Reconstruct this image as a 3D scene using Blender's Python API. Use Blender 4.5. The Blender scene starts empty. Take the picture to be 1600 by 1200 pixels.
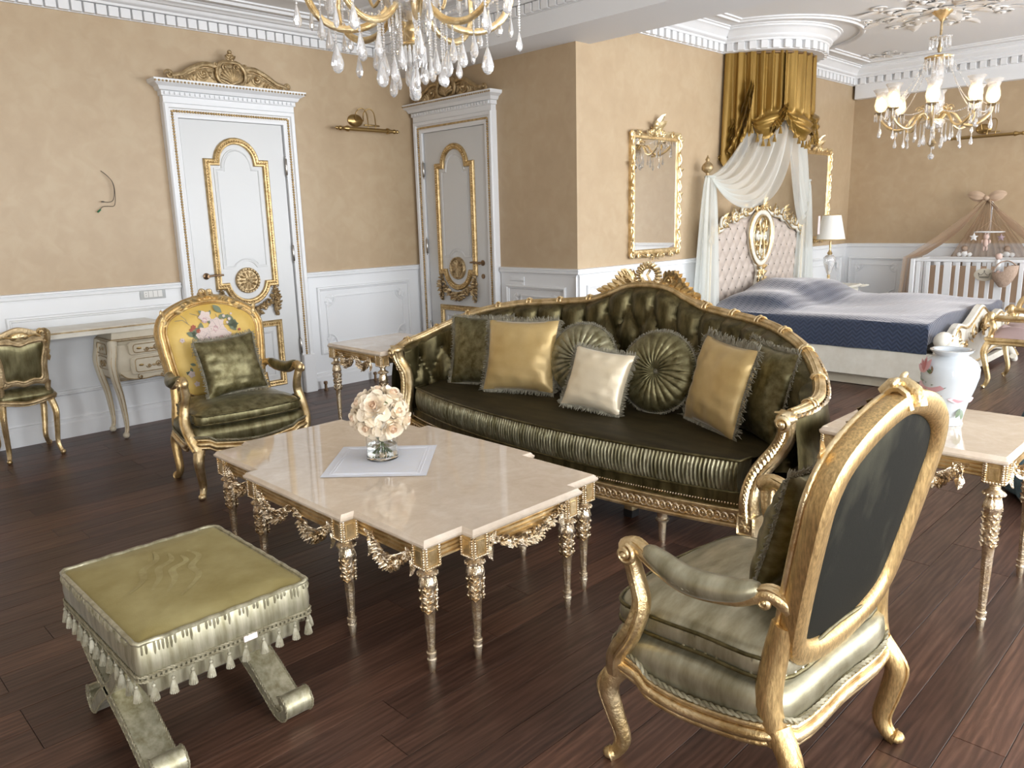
import bpy, bmesh, math, random
from math import sin, cos, pi, sqrt, radians as rad, exp
from mathutils import Vector as V, Matrix as M4
random.seed(7)
S = bpy.context.scene
COL = S.collection
# ---------------------------------------------------------------- camera
cam_d = bpy.data.cameras.new('camera'); cam = bpy.data.objects.new('camera', cam_d); COL.objects.link(cam)
cam_d.sensor_fit = 'HORIZONTAL'; cam_d.sensor_width = 36; cam_d.lens = 1204.03/1600*36; cam_d.clip_start = .05
_p, _y, _r = .210051814, .790502377, -.0267995376
_f = V((cos(_p)*cos(_y), cos(_p)*sin(_y), -sin(_p))); _rt = V((sin(_y), -cos(_y), 0)); _up = _rt.cross(_f)
_r2 = cos(_r)*_rt + sin(_r)*_up; _u2 = -sin(_r)*_rt + cos(_r)*_up
cam.matrix_world = M4(((_r2.x,_u2.x,-_f.x,0),(_r2.y,_u2.y,-_f.y,0),(_r2.z,_u2.z,-_f.z,1.45),(0,0,0,1)))
S.camera = cam
# ---------------------------------------------------------------- world, daylight, exposure
W = bpy.data.worlds.new('world'); S.world = W; W.use_nodes = True
W.node_tree.nodes['Background'].inputs[0].default_value = (.72,.83,1,1)
W.node_tree.nodes['Background'].inputs[1].default_value = 1.0
S.view_settings.view_transform = 'Standard'; S.view_settings.look = 'None'
S.view_settings.gamma = 1; S.view_settings.use_curve_mapping = False
S.view_settings.exposure = 0.07
WIN = [(-3.0,1.6,1.1),(-.65,1.0,.6),(1.75,1.5,.95),(4.0,1.1,1),(6.2,1.5,1),(8.6,1.5,1)]     # windows of the unseen long wall: centre x, width, tuned light strength; the first two are added as west fill
WY = -2.3
for wx, ww, wo in WIN:                               # daylight falling in through each window
    l = bpy.data.lights.new('window_daylight','AREA'); l.shape='RECTANGLE'; l.size=ww; l.size_y=2.2
    l.energy = 122*ww*wo; l.color=(.93,.965,1)
    o = bpy.data.objects.new('window_daylight', l); COL.objects.link(o)
    o.location=(wx, WY-.1, 1.45); o.rotation_euler=(rad(90),0,0)
# ---------------------------------------------------------------- materials
MATS = {}
def nmat(name):
    m = bpy.data.materials.new(name); m.use_nodes = True; nt = m.node_tree
    return m, nt, nt.nodes['Principled BSDF']
def N(nt, typ, **kw):
    n = nt.nodes.new(typ)
    for k, v in kw.items():
        if k.startswith('_'): setattr(n, k[1:], v)
        else: n.inputs[k.replace('_',' ')].default_value = v
    return n
def ramp(nt, src, stops):
    r = nt.nodes.new('ShaderNodeValToRGB'); e = r.color_ramp.elements
    while len(e) < len(stops): e.new(.5)
    for el, (p, c) in zip(e, stops): el.position = p; el.color = (*c, 1)
    nt.links.new(src, r.inputs[0]); return r.outputs[0]
def bump(nt, b, src, strength, dist=.01):
    n = N(nt,'ShaderNodeBump', Strength=strength, Distance=dist)
    nt.links.new(src, n.inputs['Height']); nt.links.new(n.outputs[0], b.inputs['Normal'])
def coords(nt, scale=(1,1,1), rot=(0,0,0), kind='Object'):
    tc = nt.nodes.new('ShaderNodeTexCoord'); mp = nt.nodes.new('ShaderNodeMapping')
    mp.inputs['Scale'].default_value = scale; mp.inputs['Rotation'].default_value = rot
    nt.links.new(tc.outputs[kind], mp.inputs[0]); return mp.outputs[0]
def noise(nt, vec, scale, detail=4, rough=.6, dist=0):
    n = N(nt,'ShaderNodeTexNoise', Scale=scale, Detail=detail, Roughness=rough, Distortion=dist)
    nt.links.new(vec, n.inputs['Vector']); return n.outputs['Fac']
def pmat(key, c, rough=.5, metal=0, c2=None, nscale=8, bmp=0, bscale=60, sheen=0, coat=0, stretch=(1,1,1), lo=.35, hi=.65, **kw):
    m, nt, b = nmat(key); b.inputs['Base Color'].default_value=(*c,1); b.inputs['Roughness'].default_value=rough
    b.inputs['Metallic'].default_value=metal
    if sheen: b.inputs['Sheen Weight'].default_value=sheen; b.inputs['Sheen Roughness'].default_value=kw.get('sr',.3); b.inputs['Sheen Tint'].default_value=(*kw.get('st',(1,1,1)),1)
    if coat: b.inputs['Coat Weight'].default_value=coat; b.inputs['Coat Roughness'].default_value=kw.get('cr',.05)
    if 'trans' in kw: b.inputs['Transmission Weight'].default_value=kw['trans']; b.inputs['IOR'].default_value=kw.get('ior',1.5)
    if 'spec' in kw: b.inputs['Specular IOR Level'].default_value=kw['spec']
    if 'aniso' in kw: b.inputs['Anisotropic'].default_value=kw['aniso']
    if 'emit' in kw: b.inputs['Emission Color'].default_value=(*kw['emit'],1); b.inputs['Emission Strength'].default_value=kw['es']
    if c2 or bmp: vec = coords(nt, stretch)
    if c2: nt.links.new(ramp(nt, noise(nt, vec, nscale), [(lo,c),(hi,c2)]), b.inputs['Base Color'])
    if bmp: bump(nt, b, noise(nt, vec, bscale, 3), bmp)
    MATS[key] = m; return m
pmat('white', (.78,.79,.80), .42)
pmat('white_door', (.64,.645,.64), .35)
pmat('ceiling', (.78,.78,.78), .6)
pmat('gold', (.86,.68,.40), .33, .88, (.52,.36,.16), 16, .3, 90)
pmat('gold_bright', (.93,.77,.48), .28, .88, (.62,.44,.20), 14, .3, 90)
pmat('gold_silver', (.92,.80,.62), .24, .88, (.60,.44,.24), 26, .3, 120)
pmat('gold_brush', (.82,.58,.26), .36, .85, (.48,.32,.14), 30, .2, 60, stretch=(6,6,1))
pmat('gold_old', (.60,.46,.27), .42, .75, (.34,.24,.12), 22, .4, 90)
pmat('gold_door', (.68,.50,.26), .38, .8, (.40,.27,.11), 30, .3, 90)
pmat('brass', (.40,.27,.11), .3, .95)
pmat('steel', (.45,.43,.40), .25, 1)
pmat('bronze', (.26,.17,.10), .35, .9)
pmat('cream', (.66,.60,.47), .45, 0, (.58,.51,.38), 6)
pmat('cream_white', (.80,.77,.68), .35, 0, (.72,.68,.58), 9)
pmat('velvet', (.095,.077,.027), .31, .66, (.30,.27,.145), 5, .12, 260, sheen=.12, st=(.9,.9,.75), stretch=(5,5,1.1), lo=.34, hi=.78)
pmat('velvet_pleat', (.15,.13,.06), .30, .65, (.42,.39,.26), 5, .1, 260, sheen=.15, stretch=(4,4,1), lo=.34, hi=.75)
pmat('velvet_sofa', (.055,.043,.014), .30, .68, (.17,.14,.062), 6, .12, 260, sheen=.06, st=(.8,.8,.6), stretch=(4,4,1.2), lo=.36, hi=.72)
pmat('velvet_seat', (.020,.014,.004), .55, .1, (.040,.029,.010), 5, .1, 260, stretch=(4,1,1), spec=.2)
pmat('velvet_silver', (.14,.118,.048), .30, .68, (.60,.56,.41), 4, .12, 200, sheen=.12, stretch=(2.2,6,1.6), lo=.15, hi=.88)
pmat('velvet_stool', (.20,.17,.075), .40, .68, (.66,.62,.46), 4, .12, 200, sheen=.12, stretch=(11,11,1.0), lo=.18, hi=.78)
pmat('velvet_top', (.245,.19,.058), .55, .1, (.36,.30,.125), 4.5, .1, 240, sheen=.1, st=(.9,.85,.5), lo=.4, hi=.68)
pmat('velvet_mark', (.27,.215,.08), .55, .1, (.38,.325,.145), 18)
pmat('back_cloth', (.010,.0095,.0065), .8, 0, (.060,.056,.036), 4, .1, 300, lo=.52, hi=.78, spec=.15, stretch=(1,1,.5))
pmat('satin', (.52,.36,.14), .36, .35, (.60,.44,.20), 4, .06, 160, sheen=.25)
pmat('satin_pale', (.74,.63,.44), .36, .3, (.80,.70,.52), 4, .06, 160, sheen=.3)
pmat('mustard', (.56,.36,.07), .5, .15, (.66,.46,.13), 4, .06, 240, sheen=.2)
pmat('drape', (.24,.135,.022), .34, .45, (.34,.205,.045), 5, 0, sheen=.12, stretch=(1,1,.3))
pmat('fringe', (.17,.15,.105), .6, .1, (.29,.27,.20), 40)
pmat('fringe_light', (.27,.24,.16), .5, .25, (.42,.39,.29), 60)
pmat('cord', (.25,.22,.14), .5, .3)
pmat('mauve', (.47,.37,.33), .6, .05, (.52,.42,.37), 6, .1, 200, sheen=.4)
pmat('tuft_beige', (.50,.42,.36), .55, .05, sheen=.3)
pmat('mauve_satin', (.42,.31,.30), .45, .2, sheen=.3)
pmat('button', (.09,.07,.03), .5, .3)
pmat('crystal', (1,1,1), .02, 0, trans=1, ior=1.55)
pmat('crystal_bright', (1,1,1), .04, .22, trans=.7, ior=1.5)
pmat('glass', (.97,.98,.98), .0, 0, trans=1, ior=1.45)
pmat('water', (.93,.95,.92), .0, 0, trans=1, ior=1.33)
pmat('mirror', (.80,.79,.76), .02, 1)
pmat('rose', (.92,.79,.60), .6, 0, (.95,.85,.69), 30)
pmat('rose_in', (.86,.64,.45), .6)
pmat('rose_out', (.95,.88,.76), .6)
pmat('stem', (.12,.17,.05), .5)
pmat('leaf', (.07,.10,.05), .5)
pmat('linen', (.76,.77,.80), .6, 0, (.76,.78,.84), 30, .1, 300)
pmat('porcelain', (.56,.60,.63), .08, 0, coat=.6)
pmat('painted_pink', (.50,.16,.17), .35); pmat('painted_rose', (.66,.36,.38), .35); pmat('painted_green', (.10,.14,.07), .35); pmat('painted_brown', (.22,.13,.07), .35); pmat('painted_cream', (.80,.66,.45), .35)
pmat('thread_white', (.64,.52,.47), .7); pmat('thread_pink', (.52,.33,.32), .7); pmat('thread_mauve', (.36,.27,.30), .7)
pmat('thread_green', (.16,.19,.12), .7); pmat('thread_red', (.34,.09,.05), .7); pmat('thread_grey', (.24,.24,.22), .7)
pmat('crib_white', (.80,.81,.82), .4); pmat('tan_bow', (.50,.36,.25), .8); pmat('wicker', (.50,.37,.28), .8, 0, (.38,.27,.2), 60, .5, 120)
pmat('toy_white', (.85,.85,.84), .8); pmat('toy_pink', (.60,.44,.38), .8); pmat('plaque', (.62,.57,.47), .5); pmat('dark_print', (.10,.085,.06), .6)
pmat('shade', (.88,.86,.81), .7); pmat('plastic', (.72,.71,.68), .3); pmat('clear_plastic', (.8,.82,.82), .1, 0, trans=.4)
pmat('wire', (.05,.04,.03), .5); pmat('tape_green', (.02,.16,.07), .4); pmat('teal_plush', (.05,.09,.11), .9, 0, (.10,.16,.18), 20, .5, 60)
pmat('tag_paper', (.78,.68,.66), .6); pmat('gap', (.01,.01,.01), .8); pmat('foot_black', (.012,.01,.01), .6)
pmat('bulb', (1,1,1), .3, emit=(1,.72,.38), es=12); pmat('bulb_bright', (1,1,1), .3, emit=(1,.74,.42), es=45)
def translucent(key, c, alpha):
    m, nt, b = nmat(key); out = nt.nodes['Material Output']
    t = N(nt,'ShaderNodeBsdfTransparent'); d = N(nt,'ShaderNodeBsdfDiffuse', Color=(*c,1)); tl = N(nt,'ShaderNodeBsdfTranslucent', Color=(*c,1))
    a = N(nt,'ShaderNodeMixShader', Fac=.45); nt.links.new(d.outputs[0], a.inputs[1]); nt.links.new(tl.outputs[0], a.inputs[2])
    x = N(nt,'ShaderNodeMixShader', Fac=alpha); nt.links.new(t.outputs[0], x.inputs[1]); nt.links.new(a.outputs[0], x.inputs[2])
    nt.links.new(x.outputs[0], out.inputs[0]); MATS[key]=m
translucent('tulle', (.86,.88,.85), .55); translucent('tulle_tan', (.50,.36,.25), .5)
def m_wallpaper():
    m, nt, b = nmat('wallpaper'); vec = coords(nt)
    n1 = noise(nt, vec, 1.6, 3); n2 = noise(nt, vec, 9, 3, .5, .6); n3 = noise(nt, vec, 240, 2)
    mx = N(nt,'ShaderNodeMix', _data_type='FLOAT'); mx.inputs[0].default_value=.5
    nt.links.new(n1, mx.inputs[2]); nt.links.new(n2, mx.inputs[3])
    nt.links.new(ramp(nt, mx.outputs[0], [(.36,(.44,.322,.198)),(.5,(.462,.342,.213)),(.66,(.492,.376,.24))]), b.inputs['Base Color'])
    b.inputs['Roughness'].default_value=.45; bump(nt, b, n3, .12, .004); MATS['wallpaper']=m
m_wallpaper()
def m_marble():
    m, nt, b = nmat('marble'); vec = coords(nt)
    n1 = noise(nt, vec, 5, 8, .68, 1.2); n2 = noise(nt, vec, 30, 4)
    mx = N(nt,'ShaderNodeMix', _data_type='FLOAT'); mx.inputs[0].default_value=.3
    nt.links.new(n1, mx.inputs[2]); nt.links.new(n2, mx.inputs[3])
    nt.links.new(ramp(nt, mx.outputs[0], [(.3,(.62,.50,.375)),(.5,(.70,.58,.45)),(.68,(.78,.68,.56))]), b.inputs['Base Color'])
    b.inputs['Roughness'].default_value=.05; b.inputs['Specular IOR Level'].default_value=.75; MATS['marble']=m
m_marble()
def m_wood():
    m, nt, b = nmat('wood'); oi = nt.nodes.new('ShaderNodeObjectInfo')
    tc = nt.nodes.new('ShaderNodeTexCoord'); ad = N(nt,'ShaderNodeVectorMath', _operation='ADD')
    mul = N(nt,'ShaderNodeVectorMath', _operation='MULTIPLY'); cx = nt.nodes.new('ShaderNodeCombineXYZ')
    nt.links.new(oi.outputs['Random'], cx.inputs[0]); nt.links.new(oi.outputs['Random'], cx.inputs[1])
    nt.links.new(cx.outputs[0], mul.inputs[0]); mul.inputs[1].default_value=(37,91,0)
    nt.links.new(tc.outputs['Object'], ad.inputs[0]); nt.links.new(mul.outputs[0], ad.inputs[1])
    mp = nt.nodes.new('ShaderNodeMapping'); mp.inputs['Scale'].default_value=(1.1,11,1); nt.links.new(ad.outputs[0], mp.inputs[0])
    g = noise(nt, mp.outputs[0], 2.2, 6, .62, 1.6)
    w = N(nt,'ShaderNodeTexWave', Scale=1.3, Distortion=9, Detail=3, _bands_direction='Y'); w.inputs['Detail Scale'].default_value=1.4
    nt.links.new(mp.outputs[0], w.inputs['Vector'])
    mx = N(nt,'ShaderNodeMix', _data_type='FLOAT'); mx.inputs[0].default_value=.16; nt.links.new(g, mx.inputs[2]); nt.links.new(w.outputs['Fac'], mx.inputs[3])
    col = ramp(nt, mx.outputs[0], [(.25,(.036,.0175,.0115)),(.5,(.076,.0375,.0245)),(.75,(.128,.068,.046))])
    tint = ramp(nt, oi.outputs['Random'], [(0,(.72,.70,.70)),(.5,(1,.98,.97)),(1,(1.32,1.22,1.12))])
    mc = N(nt,'ShaderNodeMix', _data_type='RGBA', _blend_type='MULTIPLY'); mc.inputs[0].default_value=1
    nt.links.new(col, mc.inputs[6]); nt.links.new(tint, mc.inputs[7]); nt.links.new(mc.outputs[2], b.inputs['Base Color'])
    nt.links.new(ramp(nt, mx.outputs[0], [(.2,(.42,)*3),(.8,(.33,)*3)]), b.inputs['Roughness'])
    b.inputs['Specular IOR Level'].default_value=.35; bump(nt, b, mx.outputs[0], .12, .003); MATS['wood']=m
m_wood()
def m_quilt():
    m, nt, b = nmat('quilt'); tc = nt.nodes.new('ShaderNodeTexCoord'); sp = nt.nodes.new('ShaderNodeSeparateXYZ'); nt.links.new(tc.outputs['UV'], sp.inputs[0])
    def mth(op, a, bb):
        n = N(nt,'ShaderNodeMath', _operation=op)
        for i, q in enumerate((a,bb)):
            if isinstance(q,(int,float)): n.inputs[i].default_value=q
            else: nt.links.new(q, n.inputs[i])
        return n.outputs[0]
    tri = mth('PINGPONG', sp.outputs[0], .035)
    h = mth('PINGPONG', mth('ADD', sp.outputs[1], tri), .018)
    h = mth('MULTIPLY', h, 55)
    b.inputs['Base Color'].default_value=(.026,.042,.085,1); b.inputs['Roughness'].default_value=.5
    b.inputs['Sheen Weight'].default_value=.75; b.inputs['Sheen Roughness'].default_value=.45; b.inputs['Sheen Tint'].default_value=(1,.96,.96,1)
    nt.links.new(ramp(nt, h, [(0,(.014,.024,.052)),(1,(.032,.052,.10))]), b.inputs['Base Color'])
    bump(nt, b, h, .4, .007); MATS['quilt']=m
m_quilt()
# ---------------------------------------------------------------- geometry helpers
I4 = M4.Identity(4)
def T(x,y,z): return M4.Translation((x,y,z))
def Rz(a): return M4.Rotation(a,4,'Z')
def Rx(a): return M4.Rotation(a,4,'X')
def Ry(a): return M4.Rotation(a,4,'Y')
def Sc(x,y=None,z=None): return M4.Diagonal((x, x if y is None else y, x if z is None else z, 1))
def lerp(a,b,t): return a+(b-a)*t
def interp(xs, ys, x):
    if x <= xs[0]: return ys[0]
    for i in range(len(xs)-1):
        if x <= xs[i+1]:
            t=(x-xs[i])/(xs[i+1]-xs[i]); return ys[i]+(ys[i+1]-ys[i])*t
    return ys[-1]
def spline(pts, n=6, closed=False):
    """Catmull-Rom through points of any dimension"""
    P=[tuple(p) for p in pts]; out=[]; L=len(P); segs = L if closed else L-1
    for i in range(segs):
        p0=P[(i-1)%L] if (closed or i>0) else P[0]; p1=P[i]; p2=P[(i+1)%L]; p3=P[(i+2)%L] if (closed or i+2<L) else P[-1]
        for k in range(n):
            t=k/n; out.append(tuple(.5*((2*b)+(c-a)*t+(2*a-5*b+4*c-d)*t*t+(3*b-a-3*c+d)*t**3) for a,b,c,d in zip(p0,p1,p2,p3)))
    if not closed: out.append(P[-1])
    return out
class MB:
    def __init__(s, M=I4): s.v=[]; s.f=[]; s.M=M; s.uv=None
    def add(s, vs, fs, M=None):
        o=len(s.v); m = s.M if M is None else s.M@M
        s.v += [tuple(m@V(p)) for p in vs]; s.f += [tuple(i+o for i in f) for f in fs]; return s
    def box(s, c, d, M=None, ch=0):
        x,y,z=c; a,b,e=d[0]/2,d[1]/2,d[2]/2
        if ch<=0:
            return s.add([(x+i*a,y+j*b,z+k*e) for i in(-1,1) for j in(-1,1) for k in(-1,1)], [(0,1,3,2),(4,6,7,5),(0,4,5,1),(2,3,7,6),(0,2,6,4),(1,5,7,3)], M)
        r=[]
        for k,q in ((-e,ch),(-e+ch,0),(e-ch,0),(e,ch)):
            A,B=a-q,b-q; c2=ch*.6
            r.append([(x+u,y+v,z+k) for u,v in((-A+c2,-B),(A-c2,-B),(A,-B+c2),(A,B-c2),(A-c2,B),(-A+c2,B),(-A,B-c2),(-A,-B+c2))])
        return s.loft(r, closed=True, caps=True, M=M)
    def loft(s, rings, closed=True, caps=False, M=None, wrap=False):
        n=len(rings[0]); vs=[p for r in rings for p in r]; fs=[]; R=len(rings)
        for i in range(R if wrap else R-1):
            for j in range(n if closed else n-1):
                a=i*n+j; b=i*n+(j+1)%n; c=((i+1)%R)*n+(j+1)%n; d=((i+1)%R)*n+j; fs.append((a,b,c,d))
        if caps: fs.append(tuple(range(n))[::-1]); fs.append(tuple((R-1)*n+k for k in range(n)))
        return s.add(vs, fs, M)
    def lathe(s, prof, n=16, c=(0,0,0), fn=None, M=None, caps=True):
        rings=[]
        for r,z in prof:
            ring=[]
            for k in range(n):
                a=2*pi*k/n; q = r if fn is None else fn(r,z,a); ring.append((c[0]+q*cos(a), c[1]+q*sin(a), c[2]+z))
            rings.append(ring)
        return s.loft(rings, True, caps, M)
    def sphere(s, c, r, nu=10, nv=6, M=None):
        if not hasattr(r,'__len__'): r=(r,r,r)
        vs=[(c[0],c[1],c[2]-r[2])]; fs=[]
        for i in range(1,nv):
            t=-pi/2+pi*i/nv
            for j in range(nu): p=2*pi*j/nu; vs.append((c[0]+r[0]*cos(t)*cos(p),c[1]+r[1]*cos(t)*sin(p),c[2]+r[2]*sin(t)))
        vs.append((c[0],c[1],c[2]+r[2])); L=len(vs)-1
        for j in range(nu):
            k=(j+1)%nu; fs.append((0,1+k,1+j)); fs.append((L,L-nu+j,L-nu+k))
            for i in range(nv-2): a=1+i*nu; fs.append((a+j,a+k,a+nu+k,a+nu+j))
        return s.add(vs,fs,M)
    def tube(s, path, r, n=8, closed=False, M=None, up=None, caps=True, twist=0):
        """r: number, (rx,ry), list of them or function of 0..1"""
        P=[V(p) for p in path]; L=len(P); rings=[]; prev=None
        for i,p in enumerate(P):
            t=(P[(i+1)%L]-P[i-1]) if closed else (P[min(i+1,L-1)]-P[max(i-1,0)])
            if t.length<1e-9: t=V((0,0,1))
            t.normalize()
            if up is not None: a=V(up)
            elif prev is not None: a=prev
            else: a=V((0,0,1)) if abs(t.z)<.9 else V((1,0,0))
            x=a-t*a.dot(t)
            if x.length<1e-6: x=V((1,0,0))-t*t.x
            x.normalize(); prev=x.copy(); y=t.cross(x)
            q=r(i/(L-1)) if callable(r) else (r[i] if isinstance(r,list) else r)
            if not hasattr(q,'__len__'): q=(q,q)
            rings.append([tuple(p+x*(q[0]*cos(2*pi*k/n+twist))+y*(q[1]*sin(2*pi*k/n+twist))) for k in range(n)])
        return s.loft(rings, True, caps and not closed, M, wrap=closed)
    def grid(s, fn, nu, nv, closeu=False, M=None):
        vs=[]; fs=[]
        for i in range(nu if closeu else nu+1):
            for j in range(nv+1): vs.append(fn(i/nu, j/nv))
        R=nu if closeu else nu+1
        for i in range(nu):
            for j in range(nv):
                a=i*(nv+1)+j; b=((i+1)%R)*(nv+1)+j; fs.append((a,b,b+1,a+1))
        return s.add(vs,fs,M)
    def mould(s, path, prof, closed=True, M=None, profclosed=False):
        """sweep profile [(offset, height)] along a 2-D path with mitred corners; local x,y = path plane, z = height"""
        n=len(path); P=[V((p[0],p[1])) for p in path]; rings=[]
        for i in range(n):
            if closed or 0<i<n-1:
                d0=(P[i]-P[i-1]).normalized(); d1=(P[(i+1)%n]-P[i]).normalized()
            elif i==0: d0=d1=(P[1]-P[0]).normalized()
            else: d0=d1=(P[i]-P[i-1]).normalized()
            n0=V((-d0.y,d0.x)); n1=V((-d1.y,d1.x)); m=(n0+n1)
            if m.length<1e-6: m=n0.copy()
            m.normalize(); k=1/max(.35,m.dot(n0))
            rings.append([(P[i].x+m.x*k*o, P[i].y+m.y*k*o, h) for o,h in prof])
        return s.loft(rings, profclosed, (not closed) and profclosed, M, wrap=closed)
    def prism(s, outline, z0, z1, M=None, bev=0):
        n=len(outline)
        if bev:
            cx=sum(p[0] for p in outline)/n; cy=sum(p[1] for p in outline)/n
            ins=offset(outline,bev)
            rings=[[(x,y,z0) for x,y in ins],[(x,y,z0+bev) for x,y in outline],[(x,y,z1-bev) for x,y in outline],[(x,y,z1) for x,y in ins]]
            return s.loft(rings, True, True, M)
        return s.loft([[(x,y,z0) for x,y in outline],[(x,y,z1) for x,y in outline]], True, True, M)
    def pad(s, outline, prof, M=None, c=None, fn=None):
        """stack of scaled outlines: prof = [(inset metres, z)]"""
        n=len(outline); cx,cy = c or (sum(p[0] for p in outline)/n, sum(p[1] for p in outline)/n); rings=[]
        for q,z in prof:
            o=[]
            for x,y in outline:
                d=sqrt((x-cx)**2+(y-cy)**2); k=max(0.0,1-q/d) if q<9 else 0
                px,py=cx+(x-cx)*k, cy+(y-cy)*k
                o.append((px,py,z+(fn(px,py) if fn else 0)))
            rings.append(o)
        return s.loft(rings, True, True, M)
    def build(s, name, mat, parent=None, smooth=35, uvfn=None, mw=None):
        if isinstance(parent,(int,float)): smooth,parent=parent,None
        me=bpy.data.meshes.new(name); me.from_pydata(s.v, [], s.f)
        bm=bmesh.new(); bm.from_mesh(me); bmesh.ops.remove_doubles(bm, verts=bm.verts, dist=1e-6); bmesh.ops.recalc_face_normals(bm, faces=bm.faces)
        if uvfn:
            ul=bm.loops.layers.uv.new('uv')
            for f in bm.faces:
                for l in f.loops: l[ul].uv=uvfn(l.vert.co)
        bm.to_mesh(me); bm.free()
        me.materials.append(MATS[mat] if isinstance(mat,str) else mat)
        if smooth:
            me.shade_smooth(); me.set_sharp_from_angle(angle=rad(smooth))
        return link(name, me, parent, mw)
def link(name, me, parent=None, mw=None):
    o=bpy.data.objects.new(name, me); COL.objects.link(o)
    if parent: o.parent=parent
    if mw is not None: o.matrix_local=mw
    return o
def offset(path, d):
    n=len(path); P=[V(p) for p in path]; area=sum(P[i-1].x*P[i].y-P[i].x*P[i-1].y for i in range(n)); sg=1 if area>0 else -1; out=[]
    for i in range(n):
        d0=(P[i]-P[i-1]).normalized(); d1=(P[(i+1)%n]-P[i]).normalized(); n0=V((-d0.y,d0.x)); m=(n0+V((-d1.y,d1.x)))
        m.normalize(); k=1/max(.35,m.dot(n0)); out.append((P[i].x+m.x*k*d*sg, P[i].y+m.y*k*d*sg))
    return out
def thing(name, label, cat, loc=(0,0,0), rz=0, group=None):
    o=bpy.data.objects.new(name, None); COL.objects.link(o); o.location=loc; o.rotation_euler=(0,0,rz); o.empty_display_size=.1
    o['label']=label; o['category']=cat
    if group: o['group']=group
    return o
def tag(o, label, cat, group=None):
    o['label']=label; o['category']=cat
    if group: o['group']=group
    return o
def struct(o): o['kind']='structure'; return o
def sempty(name): o=bpy.data.objects.new(name,None); COL.objects.link(o); o['kind']='structure'; o.empty_display_size=.1; return o
def stuff(o): o['kind']='stuff'; return o
def kids(o): return [c for c in COL.objects if c.parent==o]
def copy_tree(o, parent=None):
    c=o.copy(); COL.objects.link(c)
    if parent: c.parent=parent
    for ch in kids(o): copy_tree(ch, c)
    return c
def dup(o, loc=None, rz=None, label=None):
    c=copy_tree(o)
    if loc is not None: c.location=loc
    if rz is not None: c.rotation_euler=(0,0,rz)
    if label: c['label']=label
    return c
def many(name, me, mats, parent):
    for m in mats: link(name, me, parent, m)
def rrect(w, h, r, n=4, cx=0, cy=0):
    out=[]
    for sx,sy,a0 in ((1,-1,-pi/2),(1,1,0),(-1,1,pi/2),(-1,-1,pi)):
        for k in range(n+1): a=a0+pi/2*k/n; out.append((cx+sx*(w/2-r)+r*cos(a), cy+sy*(h/2-r)+r*sin(a)))
    return out
# ornament pieces -------------------------------------------------
def scroll(mb, c, r, turns=1.4, start=0, th=.008, M=None, flip=1, tail=None, n=22):
    """flat volute in local xy plane; optional tail point list joined before it"""
    pts=[]
    for k in range(n+1):
        t=k/n; a=start+flip*2*pi*turns*t; q=r*(1-.82*t); pts.append((c[0]+q*cos(a), c[1]+q*sin(a), c[2]+th*.8*t))
    if tail: pts=spline(list(tail)+[pts[0]],5)[:-1]+pts
    L=len(pts); mb.tube(pts, lambda t: th*(.55+.45*sin(pi*min(1,t*1.15))) , 6, M=M); mb.sphere((c[0],c[1],c[2]+th),r*.2+th*.5,8,5,M=M)
def leafm(mb, M, L=.05, w=.02, curl=.3, th=.004, n=6):
    """small carved leaf along +y, curling to +z"""
    def f(u,v):
        y=v*L; ww=w*(sin(pi*min(1,v*.93+.05))**.8)*(1+.18*sin(v*18)); x=(u-.5)*2*ww
        z=curl*L*v*v + th*(1-abs(u-.5)*2)*2.2*(1-v*.6) - th*.5
        return (x,y,z)
    mb.grid(f,4,n,M=M)
def flower(mb, M, r=.02, n=5, c=None):
    for k in range(n): leafm(mb, M@Rz(2*pi*k/n), r, r*.42, .15, r*.12, 4)
    mb.sphere((0,0,r*.15), r*.28, 8,5, M=M)
def garland(mb, pts, M, r=.012, seed=1, dens=1.0):
    """thick hanging swag of fruit, flowers and leaves along pts (local xy, z outwards)"""
    rr=random.Random(seed); P=spline(pts,8); L=len(P)
    for i,p in enumerate(P):
        q=r*(.65+.75*sin(pi*i/(L-1)))
        for k in range(max(2,int(3*dens))):
            a=rr.uniform(0,2*pi); c=(p[0]+cos(a)*q*.7,p[1]+sin(a)*q*.7, q*.35+rr.uniform(0,.4)*q)
            if rr.random()<.45: mb.sphere(c, q*rr.uniform(.3,.55),6,4,M=M)
            else: leafm(mb, M@T(*c)@Rz(a)@Rx(.3), q*1.3, q*.5, .5, q*.15, 3)
def bow(mb, M, s=.03):
    for k in (-1,1):
        mb.tube([(0,0,.2*s),(k*.5*s,.45*s,.3*s),(k*s,.5*s,.2*s),(k*.95*s,.05*s,.2*s),(k*.4*s,-.1*s,.25*s),(0,0,.2*s)], (.16*s,.09*s), 6, M=M)
        mb.tube([(0,0,.15*s),(k*.35*s,-.7*s,.25*s),(k*.25*s,-1.3*s,.15*s),(k*.55*s,-1.8*s,.2*s)], (.15*s,.08*s), 6, M=M)
    mb.sphere((0,0,.3*s), .24*s,8,5, M=M)
def beads(mb, path, r, M=None, step=None, nu=6, nv=4):
    P=[V(p) for p in path]; step=step or 2*r; d=0; acc=0
    for a,b in zip(P[:-1],P[1:]):
        L=(b-a).length
        while acc<=L:
            mb.sphere(tuple(a+(b-a)*(acc/L if L else 0)), r, nu, nv, M=M); acc+=step
        acc-=L
def beadmats(path, step):
    P=[V(p) for p in path]; acc=0; out=[]
    for a,b in zip(P[:-1],P[1:]):
        L=(b-a).length
        while acc<=L: out.append(tuple(a+(b-a)*(acc/L if L else 0))); acc+=step
        acc-=L
    return out
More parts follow.
